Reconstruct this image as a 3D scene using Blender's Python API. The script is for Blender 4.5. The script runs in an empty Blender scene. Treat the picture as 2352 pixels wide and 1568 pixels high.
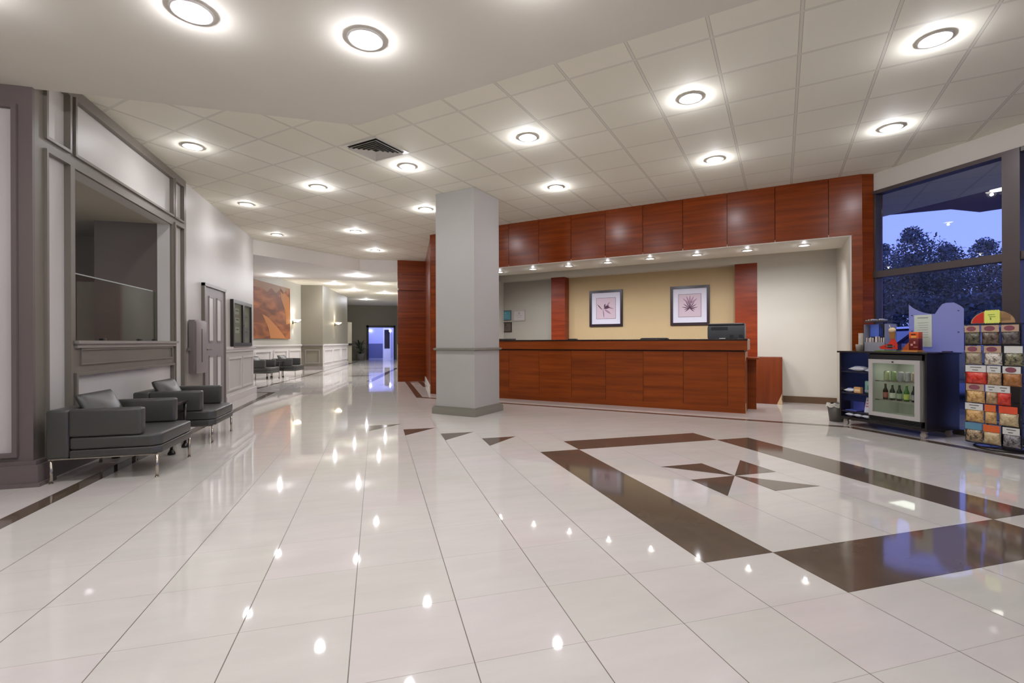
import bpy, bmesh, math, random
from mathutils import Vector, Matrix
random.seed(7)
sc = bpy.context.scene
COL = sc.collection
S2 = math.sqrt(2)
# ------------------------------------------------------------------ camera
FOC = 1103.67
CAM_Z = 1.168
yaw = math.radians(15.741); rol = 0.0035
cd = bpy.data.cameras.new('camera'); cam = bpy.data.objects.new('camera', cd); COL.objects.link(cam)
cd.sensor_width = 36; cd.lens = FOC/2352*36; cd.clip_end = 500; cd.clip_start = 0.05
fw = Vector((math.sin(yaw), math.cos(yaw), 0)); rt = Vector((math.cos(yaw), -math.sin(yaw), 0)); up = Vector((0, 0, 1))
cx = rt*math.cos(rol) - up*math.sin(rol); cy = up*math.cos(rol) + rt*math.sin(rol); cz = -fw
M = Matrix((cx, cy, cz)).transposed().to_4x4(); M.translation = (0, 0, CAM_Z)
cam.matrix_world = M
sc.camera = cam
# ------------------------------------------------------------------ world / exposure
sc.view_settings.view_transform = 'Standard'; sc.view_settings.look = 'None'
sc.view_settings.gamma = 1; sc.view_settings.use_curve_mapping = False
sc.view_settings.exposure = -0.19
w = bpy.data.worlds.new('dusk_sky'); sc.world = w; w.use_nodes = True
nt = w.node_tree; nt.nodes.clear()
wo = nt.nodes.new('ShaderNodeOutputWorld'); bg = nt.nodes.new('ShaderNodeBackground')
tc = nt.nodes.new('ShaderNodeTexCoord'); sx = nt.nodes.new('ShaderNodeSeparateXYZ'); rp = nt.nodes.new('ShaderNodeValToRGB')
nt.links.new(tc.outputs['Generated'], sx.inputs[0]); nt.links.new(sx.outputs['Z'], rp.inputs[0])
rp.color_ramp.elements[0].position = 0.0; rp.color_ramp.elements[0].color = (0.27, 0.35, 0.98, 1)
rp.color_ramp.elements[1].position = 0.7; rp.color_ramp.elements[1].color = (0.16, 0.22, 0.85, 1)
nt.links.new(rp.outputs[0], bg.inputs[0]); bg.inputs[1].default_value = 1.85
nt.links.new(bg.outputs[0], wo.inputs[0])
LAMP_W = 60.0      # ceiling downlights
DESK_W = 86.0
LAMP_COL = (.975, 0.985, 1.06)
HALO_SHARE = 0.2       # share of each lamp added as a point light to brighten the ceiling
# ------------------------------------------------------------------ materials
def lin(c):
    return tuple(((v/255)/12.92 if v/255 <= 0.04045 else ((v/255+0.055)/1.055)**2.4) for v in c)
MATS = {}
def mat(name, c, rough=0.5, metal=0.0, spec=0.5, bump=0, bscale=60, emit=None, es=1.0, coat=0, vary=0.0, vscale=3):
    if name in MATS: return MATS[name]
    m = bpy.data.materials.new(name); m.use_nodes = True; n = m.node_tree; b = n.nodes['Principled BSDF']
    c = lin(c)
    b.inputs['Base Color'].default_value = (*c, 1); b.inputs['Roughness'].default_value = rough
    b.inputs['Metallic'].default_value = metal; b.inputs['Specular IOR Level'].default_value = spec
    if coat: b.inputs['Coat Weight'].default_value = coat; b.inputs['Coat Roughness'].default_value = 0.1
    if emit: b.inputs['Emission Color'].default_value = (*lin(emit), 1); b.inputs['Emission Strength'].default_value = es
    t = n.nodes.new('ShaderNodeTexCoord')
    if vary or True:
        v = n.nodes.new('ShaderNodeTexNoise'); v.inputs['Scale'].default_value = vscale; v.inputs['Detail'].default_value = 4
        n.links.new(t.outputs['Object'], v.inputs['Vector'])
        mx = n.nodes.new('ShaderNodeMix'); mx.data_type = 'RGBA'
        k = vary or 0.03
        mx.inputs[6].default_value = (*[x*(1-k) for x in c], 1); mx.inputs[7].default_value = (*[min(1, x*(1+k)) for x in c], 1)
        n.links.new(v.outputs['Fac'], mx.inputs[0]); n.links.new(mx.outputs[2], b.inputs['Base Color'])
    if bump:
        v2 = n.nodes.new('ShaderNodeTexNoise'); v2.inputs['Scale'].default_value = bscale; v2.inputs['Detail'].default_value = 3
        n.links.new(t.outputs['Object'], v2.inputs['Vector'])
        bp = n.nodes.new('ShaderNodeBump'); bp.inputs['Strength'].default_value = bump; bp.inputs['Distance'].default_value = 0.01
        n.links.new(v2.outputs['Fac'], bp.inputs['Height']); n.links.new(bp.outputs[0], b.inputs['Normal'])
    MATS[name] = m; return m
def wood(name, c1, c2, axis='X', rough=0.28, scale=(0.5, 0.5, 22)):
    if name in MATS: return MATS[name]
    m = bpy.data.materials.new(name); m.use_nodes = True; n = m.node_tree; b = n.nodes['Principled BSDF']
    t = n.nodes.new('ShaderNodeTexCoord'); mp = n.nodes.new('ShaderNodeMapping'); mp.inputs['Scale'].default_value = scale
    n.links.new(t.outputs['Object'], mp.inputs[0])
    g = n.nodes.new('ShaderNodeNewGeometry')
    ad = n.nodes.new('ShaderNodeVectorMath'); ad.operation = 'ADD'
    sc_ = n.nodes.new('ShaderNodeVectorMath'); sc_.operation = 'SCALE'; sc_.inputs[3].default_value = 13.0
    cb = n.nodes.new('ShaderNodeCombineXYZ')
    for i in range(3): n.links.new(g.outputs['Random Per Island'], cb.inputs[i])
    n.links.new(cb.outputs[0], sc_.inputs[0]); n.links.new(mp.outputs[0], ad.inputs[0]); n.links.new(sc_.outputs[0], ad.inputs[1])
    v = n.nodes.new('ShaderNodeTexNoise'); v.inputs['Scale'].default_value = 1.0; v.inputs['Detail'].default_value = 6; v.inputs['Roughness'].default_value = 0.6
    n.links.new(ad.outputs[0], v.inputs['Vector'])
    r = n.nodes.new('ShaderNodeValToRGB'); r.color_ramp.elements[0].position = 0.28; r.color_ramp.elements[1].position = 0.72
    r.color_ramp.elements[0].color = (*lin(c1), 1); r.color_ramp.elements[1].color = (*lin(c2), 1)
    n.links.new(v.outputs['Fac'], r.inputs[0])
    hs = n.nodes.new('ShaderNodeHueSaturation'); mr = n.nodes.new('ShaderNodeMapRange'); mr.inputs[3].default_value = 0.93; mr.inputs[4].default_value = 1.06
    n.links.new(g.outputs['Random Per Island'], mr.inputs[0]); n.links.new(mr.outputs[0], hs.inputs['Value'])
    n.links.new(r.outputs[0], hs.inputs['Color']); n.links.new(hs.outputs[0], b.inputs['Base Color'])
    b.inputs['Roughness'].default_value = rough; b.inputs['Specular IOR Level'].default_value = 0.3
    MATS[name] = m; return m
def node_math(n, op, a, b=None, c=None):
    x = n.nodes.new('ShaderNodeMath'); x.operation = op
    for i, v in enumerate((a, b, c)):
        if v is None: continue
        if isinstance(v, (int, float)): x.inputs[i].default_value = v
        else: n.links.new(v, x.inputs[i])
    return x.outputs[0]
TILE = 0.43996; GX = -0.09964; GY = 1.72168
def floor_mat():
    m = bpy.data.materials.new('polished_floor_tiles'); m.use_nodes = True; n = m.node_tree; b = n.nodes['Principled BSDF']
    t = n.nodes.new('ShaderNodeTexCoord'); s = n.nodes.new('ShaderNodeSeparateXYZ'); n.links.new(t.outputs['Object'], s.inputs[0])
    u = node_math(n, 'DIVIDE', node_math(n, 'SUBTRACT', s.outputs['X'], GX), TILE)
    v = node_math(n, 'DIVIDE', node_math(n, 'SUBTRACT', s.outputs['Y'], GY), TILE)
    # distance to nearest line
    def ln(x, wid):
        d = node_math(n, 'ABSOLUTE', node_math(n, 'SUBTRACT', x, node_math(n, 'ROUND', x)))
        return node_math(n, 'LESS_THAN', d, wid/TILE/2)
    gu = ln(u, 0.0042); gv = ln(v, 0.0030)
    cu = n.nodes.new('ShaderNodeCombineXYZ'); n.links.new(node_math(n, 'FLOOR', u), cu.inputs[0]); n.links.new(node_math(n, 'FLOOR', v), cu.inputs[1])
    wn = n.nodes.new('ShaderNodeTexWhiteNoise'); wn.noise_dimensions = '2D'; n.links.new(cu.outputs[0], wn.inputs['Vector'])
    mx = n.nodes.new('ShaderNodeMix'); mx.data_type = 'RGBA'; n.links.new(wn.outputs['Value'], mx.inputs[0])
    mx.inputs[6].default_value = (*lin((200, 196, 186)), 1); mx.inputs[7].default_value = (*lin((205, 196, 191)), 1)
    no = n.nodes.new('ShaderNodeTexNoise'); no.inputs['Scale'].default_value = 3.2; no.inputs['Detail'].default_value = 8; no.inputs['Roughness'].default_value = .65
    mp = n.nodes.new('ShaderNodeMapping'); mp.inputs['Scale'].default_value = (0.6, 2.2, 1); n.links.new(t.outputs['Object'], mp.inputs[0]); n.links.new(mp.outputs[0], no.inputs['Vector'])
    m2 = n.nodes.new('ShaderNodeMix'); m2.data_type = 'RGBA'; m2.blend_type = 'MULTIPLY'; m2.inputs[0].default_value = 1
    rr = n.nodes.new('ShaderNodeMapRange'); rr.inputs[1].default_value = .35; rr.inputs[2].default_value = .65; rr.inputs[3].default_value = .955; rr.inputs[4].default_value = 1.02
    n.links.new(no.outputs['Fac'], rr.inputs[0]); n.links.new(mx.outputs[2], m2.inputs[6]); n.links.new(rr.outputs[0], m2.inputs[7])
    # grout: along the hall darker than across
    g1 = n.nodes.new('ShaderNodeMix'); g1.data_type = 'RGBA'; n.links.new(node_math(n, 'MULTIPLY', gv, 0.72), g1.inputs[0]); n.links.new(m2.outputs[2], g1.inputs[6]); g1.inputs[7].default_value = (*lin((128, 116, 102)), 1)
    g2 = n.nodes.new('ShaderNodeMix'); g2.data_type = 'RGBA'; n.links.new(node_math(n, 'MULTIPLY', gu, 0.95), g2.inputs[0]); n.links.new(g1.outputs[2], g2.inputs[6]); g2.inputs[7].default_value = (*lin((96, 84, 72)), 1)
    n.links.new(g2.outputs[2], b.inputs['Base Color'])
    ro = node_math(n, 'ADD', node_math(n, 'MULTIPLY', node_math(n, 'MAXIMUM', gu, gv), 0.35), 0.035)
    n.links.new(ro, b.inputs['Roughness']); b.inputs['Specular IOR Level'].default_value = 0.5
    return m
def ceil_mat():
    m = bpy.data.materials.new('ceiling_tiles'); m.use_nodes = True; n = m.node_tree; b = n.nodes['Principled BSDF']
    t = n.nodes.new('ShaderNodeTexCoord'); s = n.nodes.new('ShaderNodeSeparateXYZ'); n.links.new(t.outputs['Object'], s.inputs[0])
    A = node_math(n, 'MULTIPLY', node_math(n, 'SUBTRACT', s.outputs['X'], s.outputs['Y']), 1/S2)
    R = node_math(n, 'MULTIPLY', node_math(n, 'ADD', s.outputs['X'], s.outputs['Y']), 1/S2)
    u = node_math(n, 'DIVIDE', node_math(n, 'ADD', A, 0.4723), 0.6138); v = node_math(n, 'DIVIDE', node_math(n, 'SUBTRACT', R, 4.1036), 0.6062)
    def dist(x): return node_math(n, 'ABSOLUTE', node_math(n, 'SUBTRACT', x, node_math(n, 'ROUND', x)))
    du, dv = dist(u), dist(v)
    cu = n.nodes.new('ShaderNodeCombineXYZ'); n.links.new(node_math(n, 'FLOOR', u), cu.inputs[0]); n.links.new(node_math(n, 'FLOOR', v), cu.inputs[1])
    wn = n.nodes.new('ShaderNodeTexWhiteNoise'); wn.noise_dimensions = '2D'; n.links.new(cu.outputs[0], wn.inputs['Vector'])
    base = n.nodes.new('ShaderNodeMix'); base.data_type = 'RGBA'; n.links.new(wn.outputs['Value'], base.inputs[0])
    base.inputs[6].default_value = (*lin((236, 232, 214)), 1); base.inputs[7].default_value = (*lin((242, 238, 222)), 1)
    no = n.nodes.new('ShaderNodeTexNoise'); no.inputs['Scale'].default_value = 90; no.inputs['Detail'].default_value = 2; n.links.new(t.outputs['Object'], no.inputs['Vector'])
    dm = node_math(n, 'MINIMUM', du, dv)
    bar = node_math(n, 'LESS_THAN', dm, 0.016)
    edge = node_math(n, 'MULTIPLY', node_math(n, 'LESS_THAN', dm, 0.0235), node_math(n, 'GREATER_THAN', dm, 0.016))  # shadow line along the bars, put into the tile colour
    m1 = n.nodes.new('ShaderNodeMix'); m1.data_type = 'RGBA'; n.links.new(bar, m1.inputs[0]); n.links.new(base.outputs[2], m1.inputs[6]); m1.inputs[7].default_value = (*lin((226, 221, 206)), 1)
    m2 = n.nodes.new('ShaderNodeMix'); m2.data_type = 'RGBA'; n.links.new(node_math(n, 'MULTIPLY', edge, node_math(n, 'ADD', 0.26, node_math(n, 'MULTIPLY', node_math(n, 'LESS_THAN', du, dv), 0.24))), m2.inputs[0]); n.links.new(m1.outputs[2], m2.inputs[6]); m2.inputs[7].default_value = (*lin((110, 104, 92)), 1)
    n.links.new(m2.outputs[2], b.inputs['Base Color'])
    bp = n.nodes.new('ShaderNodeBump'); bp.inputs['Strength'].default_value = .12; bp.inputs['Distance'].default_value = .004; n.links.new(no.outputs['Fac'], bp.inputs['Height']); n.links.new(bp.outputs[0], b.inputs['Normal'])
    b.inputs['Roughness'].default_value = .75; b.inputs['Specular IOR Level'].default_value = .3
    return m
def glass_mat(name, tint=(1, 1, 1), base_r=0.05, fres=1.45):
    m = bpy.data.materials.new(name); m.use_nodes = True; n = m.node_tree; n.nodes.clear()
    o = n.nodes.new('ShaderNodeOutputMaterial'); mix = n.nodes.new('ShaderNodeMixShader'); tr = n.nodes.new('ShaderNodeBsdfTransparent'); gl = n.nodes.new('ShaderNodeBsdfGlossy')
    fr = n.nodes.new('ShaderNodeFresnel'); fr.inputs[0].default_value = fres; gl.inputs['Roughness'].default_value = base_r; tr.inputs[0].default_value = (*tint, 1)
    ge = n.nodes.new('ShaderNodeNewGeometry'); k_ = node_math(n, 'MULTIPLY', fr.outputs[0], node_math(n, 'SUBTRACT', 1.0, ge.outputs['Backfacing']))   # thin pane: reflect at its front face only
    n.links.new(k_, mix.inputs[0]); n.links.new(tr.outputs[0], mix.inputs[1]); n.links.new(gl.outputs[0], mix.inputs[2]); n.links.new(mix.outputs[0], o.inputs[0])
    MATS[name] = m; return m
def frosted_mat(name, c, k=0.45):
    m = bpy.data.materials.new(name); m.use_nodes = True; n = m.node_tree; n.nodes.clear()
    o = n.nodes.new('ShaderNodeOutputMaterial'); tr = n.nodes.new('ShaderNodeBsdfTransparent'); tl = n.nodes.new('ShaderNodeBsdfTranslucent'); df = n.nodes.new('ShaderNodeBsdfDiffuse')
    tl.inputs[0].default_value = (*c, 1); df.inputs[0].default_value = (*c, 1)
    a = n.nodes.new('ShaderNodeMixShader'); a.inputs[0].default_value = .28; n.links.new(tl.outputs[0], a.inputs[1]); n.links.new(df.outputs[0], a.inputs[2])
    bb = n.nodes.new('ShaderNodeMixShader'); bb.inputs[0].default_value = 1-k; n.links.new(tr.outputs[0], bb.inputs[1]); n.links.new(a.outputs[0], bb.inputs[2]); n.links.new(bb.outputs[0], o.inputs[0])
    MATS[name] = m; return m
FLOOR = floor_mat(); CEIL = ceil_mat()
BROWN = mat('brown_marble', (92, 78, 66), .07, spec=.6, vary=.22, vscale=7)
PLASTER = mat('soffit_plaster', (222, 216, 204), .8, spec=.2)
WHITE = mat('white_wall_paint', (206, 202, 196), .42, spec=.4)
GREYP = mat('taupe_trim_paint', (122, 115, 105), .38, spec=.45)
GREYL = mat('light_taupe_paint', (150, 142, 134), .45)
PANELW = mat('window_header_white', (196, 190, 180), .5, spec=.3)
PANEL = mat('light_panel_paint', (204, 202, 196), .42, spec=.4)
DARKG = mat('dark_taupe_wall', (98, 88, 82), .6)
MAUVE = mat('pilaster_taupe', (112, 100, 97), .4, spec=.45)
HALLG = mat('hall_grey_wall', (128, 122, 106), .5)
HALLF = mat('hall_far_wall', (124, 118, 100), .6)
WAINS = mat('wainscot_white', (222, 216, 212), .4)
PILLAR = mat('pillar_paint', (180, 177, 172), .5)
PBASE = mat('pillar_trim_paint', (138, 134, 122), .45)
CHERRY = wood('cherry_veneer', (104, 40, 6), (146, 64, 16), scale=(0.7, 0.7, 16), rough=.24)
CHERRYD = wood('cherry_desk_veneer', (112, 46, 8), (154, 72, 18), scale=(0.7, 0.7, 14), rough=.34)
CHERRYR = wood('cherry_red_veneer', (112, 40, 14), (160, 66, 30), scale=(1.2, 1.2, 12), rough=.35)
CHERRYV = wood('cherry_vertical_veneer', (104, 42, 14), (138, 62, 22), scale=(9, 9, .6), rough=.38)
GAP = mat('panel_gap', (46, 20, 10), .6)
CREAM = mat('desk_recess_white', (212, 206, 192), .5, spec=.3)
BEIGE = mat('grasscloth_beige', (196, 170, 126), .6, bump=.25, bscale=40)
GREYW = mat('desk_side_grey', (168, 162, 148), .55)
GRANITE = mat('black_granite', (38, 26, 24), .12, vary=.4, vscale=60)
BASEB = mat('brown_baseboard', (104, 78, 54), .4)
MDF = mat('raw_board', (200, 168, 128), .7)
BLACK = mat('black_lacquer', (34, 26, 26), .25)
BLACKM = mat('black_matte', (28, 26, 27), .5)
FRAME = mat('bronze_window_frame', (74, 64, 62), .35, metal=.3)
CHROME = mat('brushed_steel', (190, 182, 170), .22, metal=.95)
LEATHER = mat('charcoal_leather', (68, 67, 63), .36, spec=.5, bump=.08, bscale=180)
GLASS = glass_mat('window_glass', (.93, .95, .97), .0, 1.5)
GLASSG = glass_mat('green_tinted_glass', (.93, .96, .94), .03, 1.45)
GLASSC = glass_mat('cooler_glass', (.9, .93, .9), .02, 1.45)
LAMPM = mat('lamp_lens', (255, 250, 240), .4, emit=(255, 248, 238), es=15)
LAMPS = mat('desk_lamp_lens', (255, 250, 240), .4, emit=(255, 244, 224), es=5)
RING = mat('lamp_trim_white', (228, 224, 216), .35)
# ------------------------------------------------------------------ mesh helpers
def box(bm, x0, x1, y0, y1, z0, z1, mi=0):
    if x0 > x1: x0, x1 = x1, x0
    if y0 > y1: y0, y1 = y1, y0
    if z0 > z1: z0, z1 = z1, z0
    v = [bm.verts.new(p) for p in ((x0,y0,z0),(x1,y0,z0),(x1,y1,z0),(x0,y1,z0),(x0,y0,z1),(x1,y0,z1),(x1,y1,z1),(x0,y1,z1))]
    fs = [bm.faces.new([v[i] for i in f]) for f in ((3,2,1,0),(4,5,6,7),(0,1,5,4),(1,2,6,5),(2,3,7,6),(3,0,4,7))]
    for f in fs: f.material_index = mi
    return fs
def bbox(bm, x0, x1, y0, y1, z0, z1, r=.01, seg=3, mi=0):
    t = bmesh.new(); box(t, x0, x1, y0, y1, z0, z1, mi)
    bmesh.ops.bevel(t, geom=list(t.edges), offset=r, segments=seg, profile=.5, affect='EDGES')
    for f in t.faces: f.smooth = True; f.material_index = mi
    merge(bm, t)
def merge(bm, t, mtx=None):
    if mtx: t.transform(mtx)
    me = bpy.data.meshes.new('_t'); t.to_mesh(me); t.free(); bm.from_mesh(me); bpy.data.meshes.remove(me)
def prism(bm, pts, z0, z1, mi=0):
    a = sum(pts[i][0]*pts[(i+1) % len(pts)][1]-pts[(i+1) % len(pts)][0]*pts[i][1] for i in range(len(pts)))
    if a < 0: pts = pts[::-1]
    lo = [bm.verts.new((x, y, z0)) for x, y in pts]; hi = [bm.verts.new((x, y, z1)) for x, y in pts]
    fs = [bm.faces.new(lo[::-1]), bm.faces.new(hi)]
    for i in range(len(pts)):
        j = (i+1) % len(pts); fs.append(bm.faces.new((lo[i], lo[j], hi[j], hi[i])))
    for f in fs: f.material_index = mi
    return fs
def lathe(bm, prof, n=24, c=(0, 0, 0), mi=0, smooth=True):
    rings = []
    for r, z in prof:
        if r < 1e-5: rings.append([bm.verts.new((c[0], c[1], c[2]+z))])
        else: rings.append([bm.verts.new((c[0]+r*math.cos(2*math.pi*i/n), c[1]+r*math.sin(2*math.pi*i/n), c[2]+z)) for i in range(n)])
    for a, b in zip(rings, rings[1:]):
        for i in range(n):
            j = (i+1) % n
            if len(a) == 1 and len(b) == 1: continue
            if len(a) == 1: f = bm.faces.new((a[0], b[i], b[j]))
            elif len(b) == 1: f = bm.faces.new((a[i], b[0], a[j]))
            else: f = bm.faces.new((a[i], b[i], b[j], a[j]))
            f.smooth = smooth; f.material_index = mi
def tube(bm, p, q, r=.01, n=12, mi=0, r2=None):
    p, q = Vector(p), Vector(q); d = q-p; L = d.length
    t = bmesh.new(); r2 = r if r2 is None else r2
    lathe(t, [(0, 0), (r, 0), (r2, L), (0, L)], n, mi=mi)
    for f in t.faces: f.smooth = len(f.verts) == 4
    mt = Matrix.Translation(p) @ d.to_track_quat('Z', 'Y').to_matrix().to_4x4(); merge(bm, t, mt)
def link(name, bm, ms, parent=None, kind=None, label=None, cat=None, group=None, loc=None, rz=None, fixn=True):
    if fixn: bmesh.ops.recalc_face_normals(bm, faces=bm.faces)
    me = bpy.data.meshes.new(name); bm.to_mesh(me); bm.free()
    for m in (ms if isinstance(ms, (list, tuple)) else [ms]): me.materials.append(m)
    o = bpy.data.objects.new(name, me); COL.objects.link(o)
    if parent: o.parent = parent
    if loc: o.location = loc
    if rz is not None: o.rotation_euler.z = rz
    tag(o, label, cat, group, kind); return o
def tag(o, label=None, cat=None, group=None, kind=None):
    if label: o['label'] = label
    if cat: o['category'] = cat
    if group: o['group'] = group
    if kind: o['kind'] = kind
def thing(name, label, cat, loc=(0, 0, 0), rz=0, group=None, kind=None):
    o = bpy.data.objects.new(name, None); COL.objects.link(o); o.location = loc; o.rotation_euler.z = rz; o.empty_display_size = .1
    tag(o, label, cat, group, kind); return o
def P(name, parent, m, *boxes, r=0, label=None):
    bm = bmesh.new()
    for b in boxes:
        if r: bbox(bm, *b, r=r)
        else: box(bm, *b)
    return link(name, bm, m, parent, label=label)
def S(name, m, *boxes, **k):
    bm = bmesh.new()
    for b in boxes: box(bm, *b)
    return link(name, bm, m, kind='structure', **k)
def copy_tree(o, parent=None):
    c = o.copy(); COL.objects.link(c)
    if parent: c.parent = parent
    for ch in list(o.children): copy_tree(ch, c)
    return c
# ================================================================== SETTING
ZC = 3.571; ZS = 3.28; ZH = 3.22
XL = -2.76; XW = 6.92
# floor
bm = bmesh.new(); box(bm, -9, 9.5, -7, 36.5, -.15, 0); link('floor', bm, FLOOR, kind='structure')
def T(a, r): return (GX+a*TILE, GY+r*TILE)
def inlay(name, polys, m=BROWN, h=.0012):
    bm = bmesh.new()
    for p in polys: prism(bm, p, 0.0, h)
    return link(name, bm, m, kind='structure')
def rectp(a0, r0, a1, r1): return [T(a0, r0), T(a1, r0), T(a1, r1), T(a0, r1)]
inlay('floor_inlay_border', [rectp(4, 1, 5, 7), rectp(5, 0, 9, 1), rectp(9, 1, 10, 7), rectp(5, 7, 9, 8)]).name = 'floor.001'
inlay('floor.002', [[T(6, 5), T(7, 5), T(7, 4)], [T(7, 4), T(8, 5), T(8, 4)], [T(7, 4), T(6, 4), T(6, 3)], [T(7, 4), T(8, 3), T(7, 3)]])
inlay('floor.003', [[T(k, 12-k), T(k+.96, 12-k), T(k, 11.04-k)] for k in range(4)])
# border stripes
s1, s2 = 11.04, 11.22
inlay('floor.004', [[(-2.41, -6.8), (-2.28, -6.8), (-2.28, 12.36), (-2.72, 12.42), (-2.74, 12.36), (-2.41, 12.24)],
                    [(-2.99, 13.24), (-2.90, 13.2), (-2.28, 18.05), (-1.05, 29.9), (-1.2, 29.9), (-2.42, 18.05)],
                    [(.80, 14.4), (.93, 14.4), (.93, s2-.93+.03), (.80, s1-.80)], [(1.16, 14.4), (1.29, 14.4), (1.29, 12.6), (1.16, 12.6)]])
inlay('floor.005', [[(.80, s1-.80), (.93, s2-.93), (6.19, s2-6.19), (6.06, s1-6.06)],
                    [(6.06, s1-6.06), (6.19, s2-6.19), (6.22, -6.8), (6.07, -6.8)]])
inlay('floor.006', [[(-.55, 22.0), (.75, 22.0), (.75, 22.25), (-.55, 22.25)], [(-.95, 17.3), (-.2, 17.3), (-.2, 17.5), (-.8, 17.55)], [(-.3, 14.9), (-.1, 14.8), (.95, 22), (.8, 22.2)]])
# main ceiling (acoustic tiles) and soffits
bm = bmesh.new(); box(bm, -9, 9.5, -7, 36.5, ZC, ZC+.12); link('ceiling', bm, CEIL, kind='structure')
bm = bmesh.new(); prism(bm, [(-9, -6.9), (XW-.02, -6.9), (XW-.02, 4.75-XW), (-.15, 4.90), (-.2, 4.92), (-9, 4.92)], ZS, ZC-.002); link('ceiling_soffit', bm, PLASTER, kind='structure').name = 'ceiling.001'
bm = bmesh.new(); prism(bm, [(-8, 12.42), (-2.77, 12.42), (-.455, 14.585), (.6, 14.56), (.68, 16.9), (-8, 16.9)], ZH, ZC-.002); link('ceiling.002', bm, mat('bulkhead_white', (226, 222, 214), .85, spec=.15), kind='structure')
# ---- left wall (y 4.92 .. 12.4)
YO0, YO1, ZO0, ZO1 = 5.475, 7.71, 1.165, 2.812
bm = bmesh.new()
box(bm, XL-.15, XL, 4.92, YO0, 0, ZC); box(bm, XL-.15, XL, YO1, 12.40, 0, ZC)
box(bm, XL-.15, XL, YO0, YO1, 0, ZO0); box(bm, XL-.15, XL, YO0, YO1, ZO1, ZC)
link('wall_left', bm, WHITE, kind='structure')
# wall that turns left behind the pilaster (faces the camera)
S('wall_left.001', MAUVE, (-9, XL-.0, 4.92, 5.06, 0, ZS))
S('wall_end', PANEL, (-9, -8.85, -7, 4.92, 0, ZS)).name = 'wall_left.002'
# mouldings helper: frame members on wall_left, proud in +x
def frame_ring(bm, y0, y1, z0, z1, w=.03, d=.02, x=XL):
    box(bm, x, x+d, y0-w, y1+w, z1, z1+w); box(bm, x, x+d, y0-w, y1+w, z0-w, z0); box(bm, x, x+d, y0-w, y0, z0, z1); box(bm, x, x+d, y1, y1+w, z0, z1)
bm = bmesh.new()
def rect(y0, y1, z0, z1, d=.03): box(bm, XL, XL+d, y0, y1, z0, z1)
for a, b in ((4.92, 5.06), (5.365, 5.475), (7.712, 7.79), (8.085, 8.22)): rect(a, b, 0 if b != 5.475 else 0, ZC)
rect(5.06, 5.365, 2.81, 2.945); rect(5.06, 5.365, 0, .17); rect(5.06, 5.365, 3.45, ZC)
rect(5.475, 7.712, 2.812, 2.945); rect(5.475, 7.712, 3.45, ZC)
rect(5.475, 7.712, .86, ZO0); rect(5.475, 7.712, 0, .15)
rect(7.79, 8.085, 2.835, 2.945); rect(7.79, 8.085, 3.45, ZC); rect(7.79, 8.085, 0, .17)
for r in ((5.06, 5.365, 2.945, 3.45), (5.06, 5.365, .17, 2.81), (5.475, 7.712, 2.945, 3.45), (5.475, 7.712, .15, .86), (7.79, 8.085, 2.945, 3.45), (7.79, 8.085, .17, 2.835)):
    frame_ring(bm, r[0]+.001, r[1]-.001, r[2]+.001, r[3]-.001, w=.026, d=.052)
frame_ring(bm, 5.56, 7.66, .975, 1.10, w=.018, d=.045)
link('trim_left', bm, GREYP, kind='structure')
S('trim_left_ledge', GREYL, (XL-.15, XL+.075, 5.44, 7.80, ZO0-.004, ZO0+.026), (XL, XL+.055, 5.46, 7.78, ZO0-.045, ZO0-.004)).name = 'trim_2'
S('baseboard_left', GREYP, (XL+.03, XL+.055, 5.0, 8.22, 0, .15))
# pilaster face mouldings + base (facing the camera)
bm = bmesh.new()
def fy(x0, x1, z0, z1, d=.03, y=4.92): box(bm, x0, x1, y-d, y, z0, z1)
fy(-2.825, XL+.03, 0, ZS); fy(-5.2, -2.825, 3.125, ZS); fy(-5.2, -2.825, 0, .235)
for (x0, x1, z0, z1) in ((-5.0, -2.825, .235, 3.125),):
    w_ = .035
    box(bm, x1-w_, x1-.001, 4.865, 4.909, z0+w_+.001, z1-w_-.001); box(bm, x0, x1-.001, 4.865, 4.909, z1-w_, z1-.001); box(bm, x0, x1-.001, 4.865, 4.909, z0+.001, z0+w_)
link('trim_3', bm, MAUVE, kind='structure')
bm = bmesh.new(); fy(-5.2, -2.85, .26, 3.10, .012); link('trim_4', bm, mat('pilaster_panel', (206, 198, 196), .5), kind='structure')
bm = bmesh.new()
prism(bm, [(-5.2, 4.82), (-2.66, 4.82), (-2.66, 5.02), (XL+.01, 5.02), (XL+.01, 4.93), (-5.2, 4.93)], 0, .17)
prism(bm, [(-5.2, 4.85), (-2.69, 4.85), (-2.69, 5.0), (XL+.01, 5.0), (XL+.01, 4.93), (-5.2, 4.93)], .17, .20)
prism(bm, [(-5.2, 4.80), (-2.64, 4.80), (-2.64, 5.02), (XL+.01, 5.02), (XL+.01, 4.93), (-5.2, 4.93)], 0, .03)
link('baseboard_pilaster', bm, MAUVE, kind='structure').name = 'baseboard_front'
# recess behind the opening
S('wall_recess', DARKG, (-3.64, XL-.15, YO1+.01, YO1+.14, 0, 2.9)).name = 'wall_recess_right'
S('wall_recess_back', GREYL, (-5.0, -4.9, 5.1, 8.9, 0, 2.9), (-5.0, -3.6, 8.9, 9.0, 0, 2.9))
S('ceiling.003', mat('recess_ceiling', (182, 176, 158), .8), (-5.0, XL-.15, 5.07, 9.0, ZO1, ZO1+.1))
S('wall_recess_mid', GREYP, (-3.9, -3.7, 7.85, 8.0, 0, 2.0))
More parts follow.
